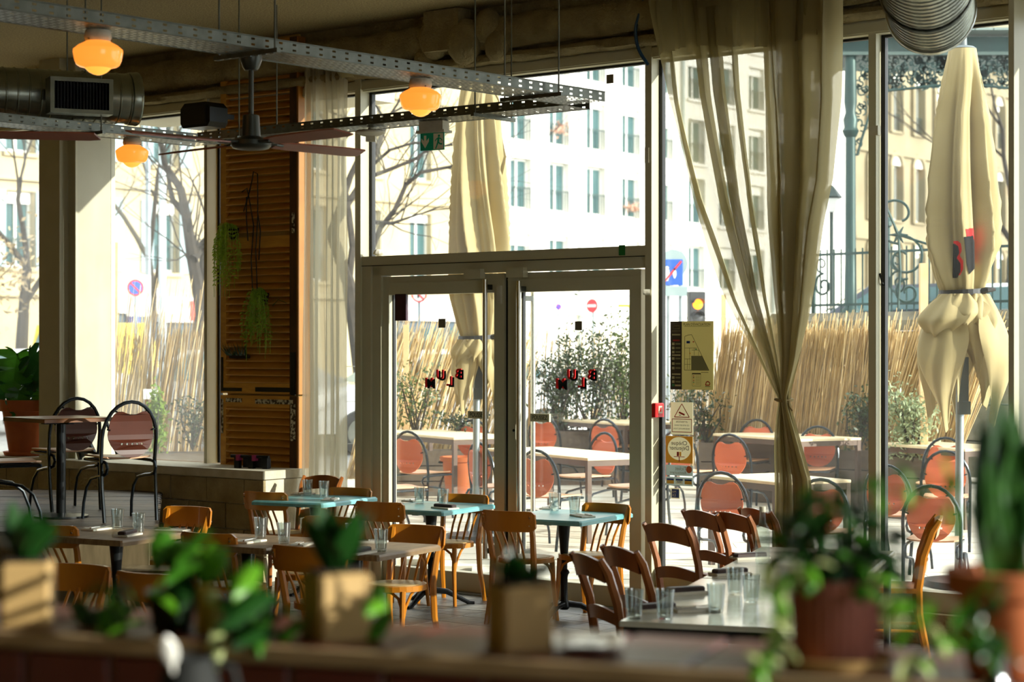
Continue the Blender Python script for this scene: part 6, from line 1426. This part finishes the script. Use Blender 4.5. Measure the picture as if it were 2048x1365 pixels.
o = MB().cyl(W(sC_0 + .02, nC - .05, ZW(1294, 585, nC)), W(sC_1 - .0, nC - .02, ZW(1294, 585, nC)), .022, seg=12).build('door_stop', M_white, smooth=True); tag(o, 'white round door stop on the post right of the door', 'door stop')
o = MB().sbox(S(1295, nC) - .02, S(1295, nC) + .015, nC - .008, nC, ZW(1295, 326, nC), ZW(1295, 296, nC)).build('post_label', M_white); tag(o, 'pale paper label on the door post beside the transom', 'label')
t = thing('fire_alarm', 'red fire alarm call point on the post beside the stickers', 'alarm', W(sC_1 + .01, -.07, ZW(1316, 834)), -TH + pi / 2); 
MB().bevbox((0, 0, .052), (.11, .05, .104), .006).build('housing', mat('alarm_red', '#d81a1c', rough=.35), t); MB().box((.0, -.027, .055), (.05, .006, .055)).build('glass_panel', M_stw, t); MB().box((0, -.03, .055), (.014, .004, .03)).build('mark', M_red, t)
# ================================================================ FOREGROUND LEDGE WITH PLANTS
LA = radians(-19.5); lx, ly = V((cos(LA), sin(LA), 0)), V((-sin(LA), cos(LA), 0)); ZL = 1.505
M_tile = mat('brown_red_tile', '#6a2e22', '#4f2119', .35, scale=5); M_grout = mat('tan_grout', '#a58a63', '#8f7650', .9, scale=9)
lo = V((.0, 2.785, 0)); t = bpy.data.objects.new('wall_counter', None); COL.objects.link(t); t.location = lo; t.rotation_euler = (0, 0, LA); struct(t)
MB().box((0, .13, ZL / 2 - .006), (3.4, .25, ZL - .012)).build('core', M_grout, t)
MB().box((0, -.003, ZL - .011), (3.4, .022, .022)).build('edge_trim', M_grout, t)
MB().box((0, -.2, 1.385), (3.4, .4, .03)).build('lower_shelf', M_planter, t)
tme = MB().bevbox((0, 0, 0), (.144, .144, .014), .003).mesh('tile', M_tile)
for i in range(-11, 11):
    for j in range(2): obj('tile', tme, t, (i * .153 + .02, .086 + j * .153 - (.012 if j else 0), ZL - .007 + random.uniform(-.0006, .0006)))
for i in range(-11, 11): obj('tile', tme, t, (i * .153 + .035, .001, ZL - .1), (pi / 2, 0, 0))
def lp_(x, Y): return V(((x - 1024) / F * Y, Y, ZL))
def heart(sz, m):
    n = 9; g = []
    for i in range(n):
        u = i / (n - 1); hw = .3 * sz * sin(pi * min(1, (u * .9 + .1))) ** .7 * (1 - .35 * u); g.append([V((q * hw, u * sz - (.12 * sz * abs(q) if u < .2 else 0), -.35 * sz * (u - .35) ** 2 - .12 * sz * q * q)) for q in (-1, -.5, 0, .5, 1)])
    return MB().sheet(g).mesh('leaf', m, smooth=True, fix=False)
HL = {m: heart(.055, m) for m in (M_leaf, M_leaf2, M_leafd)}
M_varieg = mat('variegated_leaf', '#d7dca2', '#8ea24e', .45, scale=30, trans=.4); HL[M_varieg] = heart(.05, M_varieg)
def cube_pot(label, x, Y, wpx, hpx, m, plant, rz=0.2, seed=0):
    k = Y / F; p = lp_(x, Y); wd, h = wpx * k / (cos(rz) + sin(abs(rz))) , hpx * k; r = random.Random(seed); t = thing('potted_plant', label, 'potted plant', p, rz, 'small cube pots on the tiled ledge')
    mb = MB(); b = .006
    o = wd / 2
    mb.bevbox((0, 0, h / 2), (wd, wd, h), b); mb.build('cube_pot', m, t); MB().box((0, 0, h + .001), (wd * .86, wd * .86, .004)).build('soil', M_soil, t)
    return t, h, wd, r
M_cube = mat('sand_cube_pot', '#b5945f', '#a58450', .7, scale=4)
def rosette(t, h, n, L, m, r, spread=.6, w=.02, up=.7):
    for k in range(n):
        a = r.uniform(0, 6.28); tl = r.uniform(.15, 1) * spread; d = V((cos(a) * tl, sin(a) * tl, up + r.random() * .4)).normalized(); s = V((-sin(a), cos(a), 0)); ln = L * r.uniform(.6, 1.1); b = V((cos(a), sin(a), 0)) * .012 + V((0, 0, h)); g = []
        for i in range(7):
            u = i / 6; ww = w * (sin(pi * min(1, u * .85 + .12))) ** .8; c = b + d * ln * u + V((cos(a), sin(a), -.3)) * (ln * .35 * u * u * tl); g.append([c - s * ww, c + V((0, 0, -ww * .3)), c + s * ww])
        MB().sheet(g).build('leaf', m, t, smooth=True, fix=False)
t, h, wd, r = cube_pot('sunlit sand-coloured cube pot with dark leaves at the far left of the ledge', 56, 3.14, 108, 128, M_cube, None, .12, 1); rosette(t, h, 22, .09, M_leafd, r)
t, h, wd, r = cube_pot('sand-coloured cube pot with a dense dark plant, second on the tiled ledge', 672, 3.0, 150, 132, M_cube, None, .5, 2); rosette(t, h, 46, .1, M_leafd, r, .45)
t, h, wd, r = cube_pot('sand-coloured cube pot with a low round plant, third on the tiled ledge', 1040, 2.9, 140, 128, M_cube, None, .35, 3); rosette(t, h, 34, .05, M_leafd, r, .9, .013, .6)
t, h, wd, r = cube_pot('small narrow yellow cube pot between the leafy plants on the ledge', 412, 3.08, 46, 95, mat('yellow_pot', '#e0bd63', '#cda94f', .6, scale=5), None, .2, 4); rosette(t, h, 10, .06, M_leaf2, r)
# leafy plants with big soft leaves
def leafy(label, x, Y, spots, seed, pot=True, m=M_leaf):
    r = random.Random(seed); p = lp_(x, Y); t = thing('leafy_plant', label, 'potted plant', p, 0, 'leafy plants on the tiled ledge')
    if pot: MB().lathe([(.03, 0), (.032, .003), (.042, .055), (.045, .06), (.038, .06), (.036, .05)], seg=18).build('pot', mat('dark_glazed_pot', '#2b2a26', '#3a3832', .3, scale=5), t, smooth=True)
    for (px, py, sz, mm, az) in spots:
        e = P(px, py, Y + r.uniform(-.1, .08)) - p; b = V((0, 0, .05)); MB().tube([b, (b + e) / 2 + V((0, 0, .025)), e], .0022, 5).build('leaf_stalk', M_leaf, t)
        obj('leaf', HL[mm], t, e, (radians(-25 + r.uniform(-25, 25)), r.uniform(-.4, .4), pi + az), (sz,) * 3)
    return t
B, G2, D = M_leaf2, M_leaf, M_leafd
leafy('bright green leafy plant between the left cube pot and the yellow pot', 345, 3.1, [(345, 1075, 1.7, G2, .3), (375, 1090, 2.0, B, -.2), (400, 1060, 1.6, G2, -.6), (320, 1110, 1.6, G2, .7), (360, 1140, 1.8, D, .1), (330, 1060, 1.4, G2, .2), (390, 1120, 1.7, G2, -.4), (310, 1180, 1.3, B, .8), (395, 1180, 1.2, D, -.4), (350, 1200, 1.3, D, 0)], 5)
leafy('low bright sprig beside the left cube pot', 232, 3.12, [(238, 1190, 1.4, B, .1), (215, 1215, 1.3, G2, .6), (250, 1220, 1.3, B, -.5), (230, 1240, 1.2, B, .2), (190, 1215, 1.4, D, .9), (160, 1200, 1.5, D, .8), (270, 1200, 1.1, G2, -.8), (150, 1230, 1.3, D, 1.1), (285, 1235, 1.1, B, -1)], 6, False)
leafy('spreading green plant left of the second cube pot', 500, 3.03, [(480, 1140, 1.6, G2, .3), (505, 1125, 1.5, B, -.2), (530, 1180, 1.7, D, -.6), (470, 1200, 1.4, D, .7), (455, 1245, 1.3, G2, .9), (510, 1240, 1.6, G2, 0), (560, 1215, 1.6, D, -.9), (540, 1250, 1.5, D, -.6), (590, 1240, 1.3, G2, -1.1), (430, 1225, 1.2, M_varieg, .7), (425, 1180, 1.1, M_varieg, .5), (440, 1265, 1.2, M_varieg, .4)], 7)
leafy('single leaf sprig at the right side of the second cube pot', 762, 2.97, [(765, 1195, 1.3, B, -.2), (770, 1225, 1.2, G2, -.5), (755, 1170, 1.0, G2, .1)], 8, False)
# ribbed terracotta-pink pot with saucer and a bushy dark plant
Y = 2.72; p = lp_(1672, Y); k = Y / F; t = thing('potted_plant', 'ribbed dusty pink pot with a bushy dark plant on a saucer', 'potted plant', p, 0); pk = mat('dusty_pink_pot', '#a3604f', '#8e5142', .7, scale=4); prf = []; r = random.Random(12)
rs = []; 
for (rr, z) in ((.052, .012), (.056, .016), (.0655, .115), (.067, .125), (.061, .125), (.058, .105)): rs.append([V((rr * (1 + .018 * cos(30 * a)) * cos(a), rr * (1 + .018 * cos(30 * a)) * sin(a), z)) for a in [2 * pi * q / 120 for q in range(120)]])
MB().rings(rs, True).build('ribbed_pot', pk, t, smooth=True); MB().lathe([(.05, 0), (.072, .002), (.083, .018), (.08, .019), (.07, .008), (.05, .008)], seg=32).build('saucer', mat('tan_saucer', '#b3925c', '#a08050', .6, scale=5), t, smooth=True)
for q in range(170):
    a = r.uniform(0, 6.28); rad_ = .088 * r.random() ** .6; z = .115 + r.uniform(.0, .15) * (1.1 - rad_ * 4); e = V((rad_ * cos(a), rad_ * sin(a), z)); st = MB().tube([V((rad_ * .3 * cos(a), rad_ * .3 * sin(a), .1)), e], .0018, 4)
    if q % 4 == 0: st.build('stem', M_leafd, t)
    obj('leaf', HL[M_leafd if q % 5 else M_leaf], t, e, (radians(r.uniform(-60, 20)), r.uniform(-.6, .6), a - pi / 2 + r.gauss(0, .4)), (r.uniform(.5, .85),) * 3)
# variegated creepers trailing round the pots
def creeper(label, pts, seed, n, Y, m=(M_varieg, M_leaf2)):
    r = random.Random(seed); W_ = [P(x, y, Y + r.uniform(-.05, .05)) for x, y in pts]; b = V((W_[0].x, W_[0].y, ZL)); t = thing('ivy_creeper', label, 'creeper', b, 0, 'variegated creepers on the ledge'); MB().tube(W_, .0022, 5).build('vine_stem', M_leaf, t, world=True)
    for q in range(n):
        u = q / n * (len(W_) - 1); i = int(u); c = lerp(W_[i], W_[i + 1], u - i) - b; obj('leaf', HL[m[q % len(m)]], t, c + V((r.gauss(0, .012), r.gauss(0, .012), r.gauss(0, .01))), (radians(r.uniform(-80, -10)), r.uniform(-.5, .5), r.uniform(0, 6.28)), (r.uniform(.35, .75),) * 3)
    return t
creeper('pale variegated creeper left of the dusty pink pot', [(1600, 1120), (1570, 1150), (1540, 1185), (1555, 1240), (1540, 1300), (1550, 1355)], 3, 30, 2.5)
creeper('pale variegated creeper right of the dusty pink pot', [(1790, 1150), (1800, 1210), (1850, 1230), (1880, 1290), (1830, 1340)], 4, 26, 2.5, (M_varieg, M_leaf2, M_leaf))
creeper('dark creeper hanging over the right terracotta pot', [(1990, 1170), (1950, 1200), (1930, 1240), (1970, 1270), (2010, 1300)], 5, 22, 2.25, (M_leafd, M_leaf))
creeper('thin creeper strands crossing in front of the far right chairs', [(1720, 1000), (1760, 960), (1800, 935), (1860, 960), (1900, 1000), (1925, 1040)], 6, 14, 2.5, (M_leaf, M_leaf2))
# snake plant in a terracotta pot
Y = 2.64; p = lp_(2018, Y); t = tub('terracotta_pot', 'x', p, .055, .072, .145, .035); t.name = 'snake_plant'; tag(t, 'tall snake plant in a terracotta pot at the right edge', 'potted plant'); r = random.Random(2)
M_snake = mat('snake_leaf', '#2f5c19', '#12300d', .35, scale=22, stretch=(.3, .3, 2), trans=.2)
for (x, y, w_, dY) in ((1985, 745, .014, -.03), (1945, 830, .013, .02), (2010, 770, .016, .03), (1970, 880, .014, -.04), (2035, 800, .015, 0), (1955, 960, .012, -.02), (2000, 900, .013, -.05), (2044, 740, .014, .04), (1935, 1000, .011, .03), (2022, 960, .013, -.06), (1958, 800, .015, .05), (1998, 830, .017, .01), (2026, 850, .016, -.03), (1976, 1000, .013, -.07), (2050, 900, .015, .02)):
    e = P(x, y, Y + dY) - p; b = V((.35 * e.x, dY * .5, .12)); g = []
    for i in range(9):
        u = i / 8; c = lerp(b, e, u) + V((.006 * sin(u * 4 + x), 0, 0)); ww = 1.25 * w_ * (1 - u ** 3) * (.75 + .35 * sin(pi * u)); a = .5 * sin(x) + u * .8; sd = V((cos(a), sin(a) * .5, 0)); g.append([c - sd * ww, c + V((0, ww * .35, 0)), c + sd * ww])
    MB().sheet(g).build('leaf', M_snake, t, smooth=True, fix=False)
g = P(2046, 880, 2.6)
for (x, y) in ((2046, 890), (2040, 1000)): obj('leaf', heart(.06, M_leafd), t, P(x, y, 2.58) - p, (radians(-70), .2, 2.6))
# dark bottle at the right edge, dark bowl and spoon at the left
t = thing('dark_bottle', 'black glass bottle at the bottom right corner of the ledge', 'bottle', lp_(1992, 2.36) - V((0, 0, ZL - 1.4))); MB().lathe([(.001, 0), (.03, 0), (.031, .004), (.031, .1), (.026, .125), (.012, .15), (.011, .19), (.001, .191)], seg=18).build('bottle_body', mat('black_glass', '#0c0d0c', rough=.08, coat=.5), t, smooth=True); MB().lathe([(.013, .182), (.013, .2), (.001, .201)], seg=12).build('cap', M_black, t)
b0 = lp_(378, 2.66); b0.z = 1.4
t = thing('slate_jug', 'dark grey jug standing low in front of the tiled ledge at lower left', 'jug', b0); MB().lathe([(.001, 0), (.032, 0), (.036, .004), (.042, .06), (.04, .1), (.033, .122), (.035, .13), (.032, .13), (.03, .12), (.037, .09), (.036, .02), (.001, .012)], seg=32).build('jug_body', mat('slate_glaze', '#0e0f0e', '#161815', .8, scale=5), t, smooth=True); MB().tube([(.036, 0, .12), (.06, 0, .115), (.066, 0, .09), (.055, 0, .06), (.041, 0, .05)], .005, 8).build('handle', mat('slate_glaze', '#2a2c2a'), t, smooth=True)
b1 = P(338, 1303, 2.62)
t = thing('serving_spoon', 'white oval spoon head leaning out of the dark jug', 'spoon', b0 + V((0, 0, .014)), 0); e = b1 - b0 - V((0, 0, .014)); d = e.normalized(); sd = d.cross(V((0, 1, 0))).normalized(); rs = []
for i in range(9):
    u = i / 8; rr = .0125 * sin(pi * (u * .92 + .04)) ** .7; c = e + d * lerp(-.022, .022, u); rs.append([c + sd * (rr * cos(a)) + V((0, 1, 0)) * (.004 * sin(a)) for a in [2 * pi * q / 12 for q in range(12)]])
MB().rings(rs, True).build('spoon_head', mat('white_porcelain', '#efece4', rough=.15), t, smooth=True); MB().tube([(0, 0, 0), e * .5, e - d * .02], .003, 6).build('handle', mat('white_porcelain', '#efece4'), t, smooth=True)
for k in (0, 1): 
    o = MB().lathe([(.02, 0), (.03, .001), (.05, .006), (.055, .008), (.05, .0075), (.03, .003), (.001, .003)], seg=32).build('plate', mat('white_porcelain', '#efece4')); o.location = lp_(1176, 2.9) + V((0, 0, .001 + .008 * k)); tag(o, ('lower' if k == 0 else 'upper') + ' white plate of the small stack right of the third cube pot', 'plate', 'white plates on the ledge')
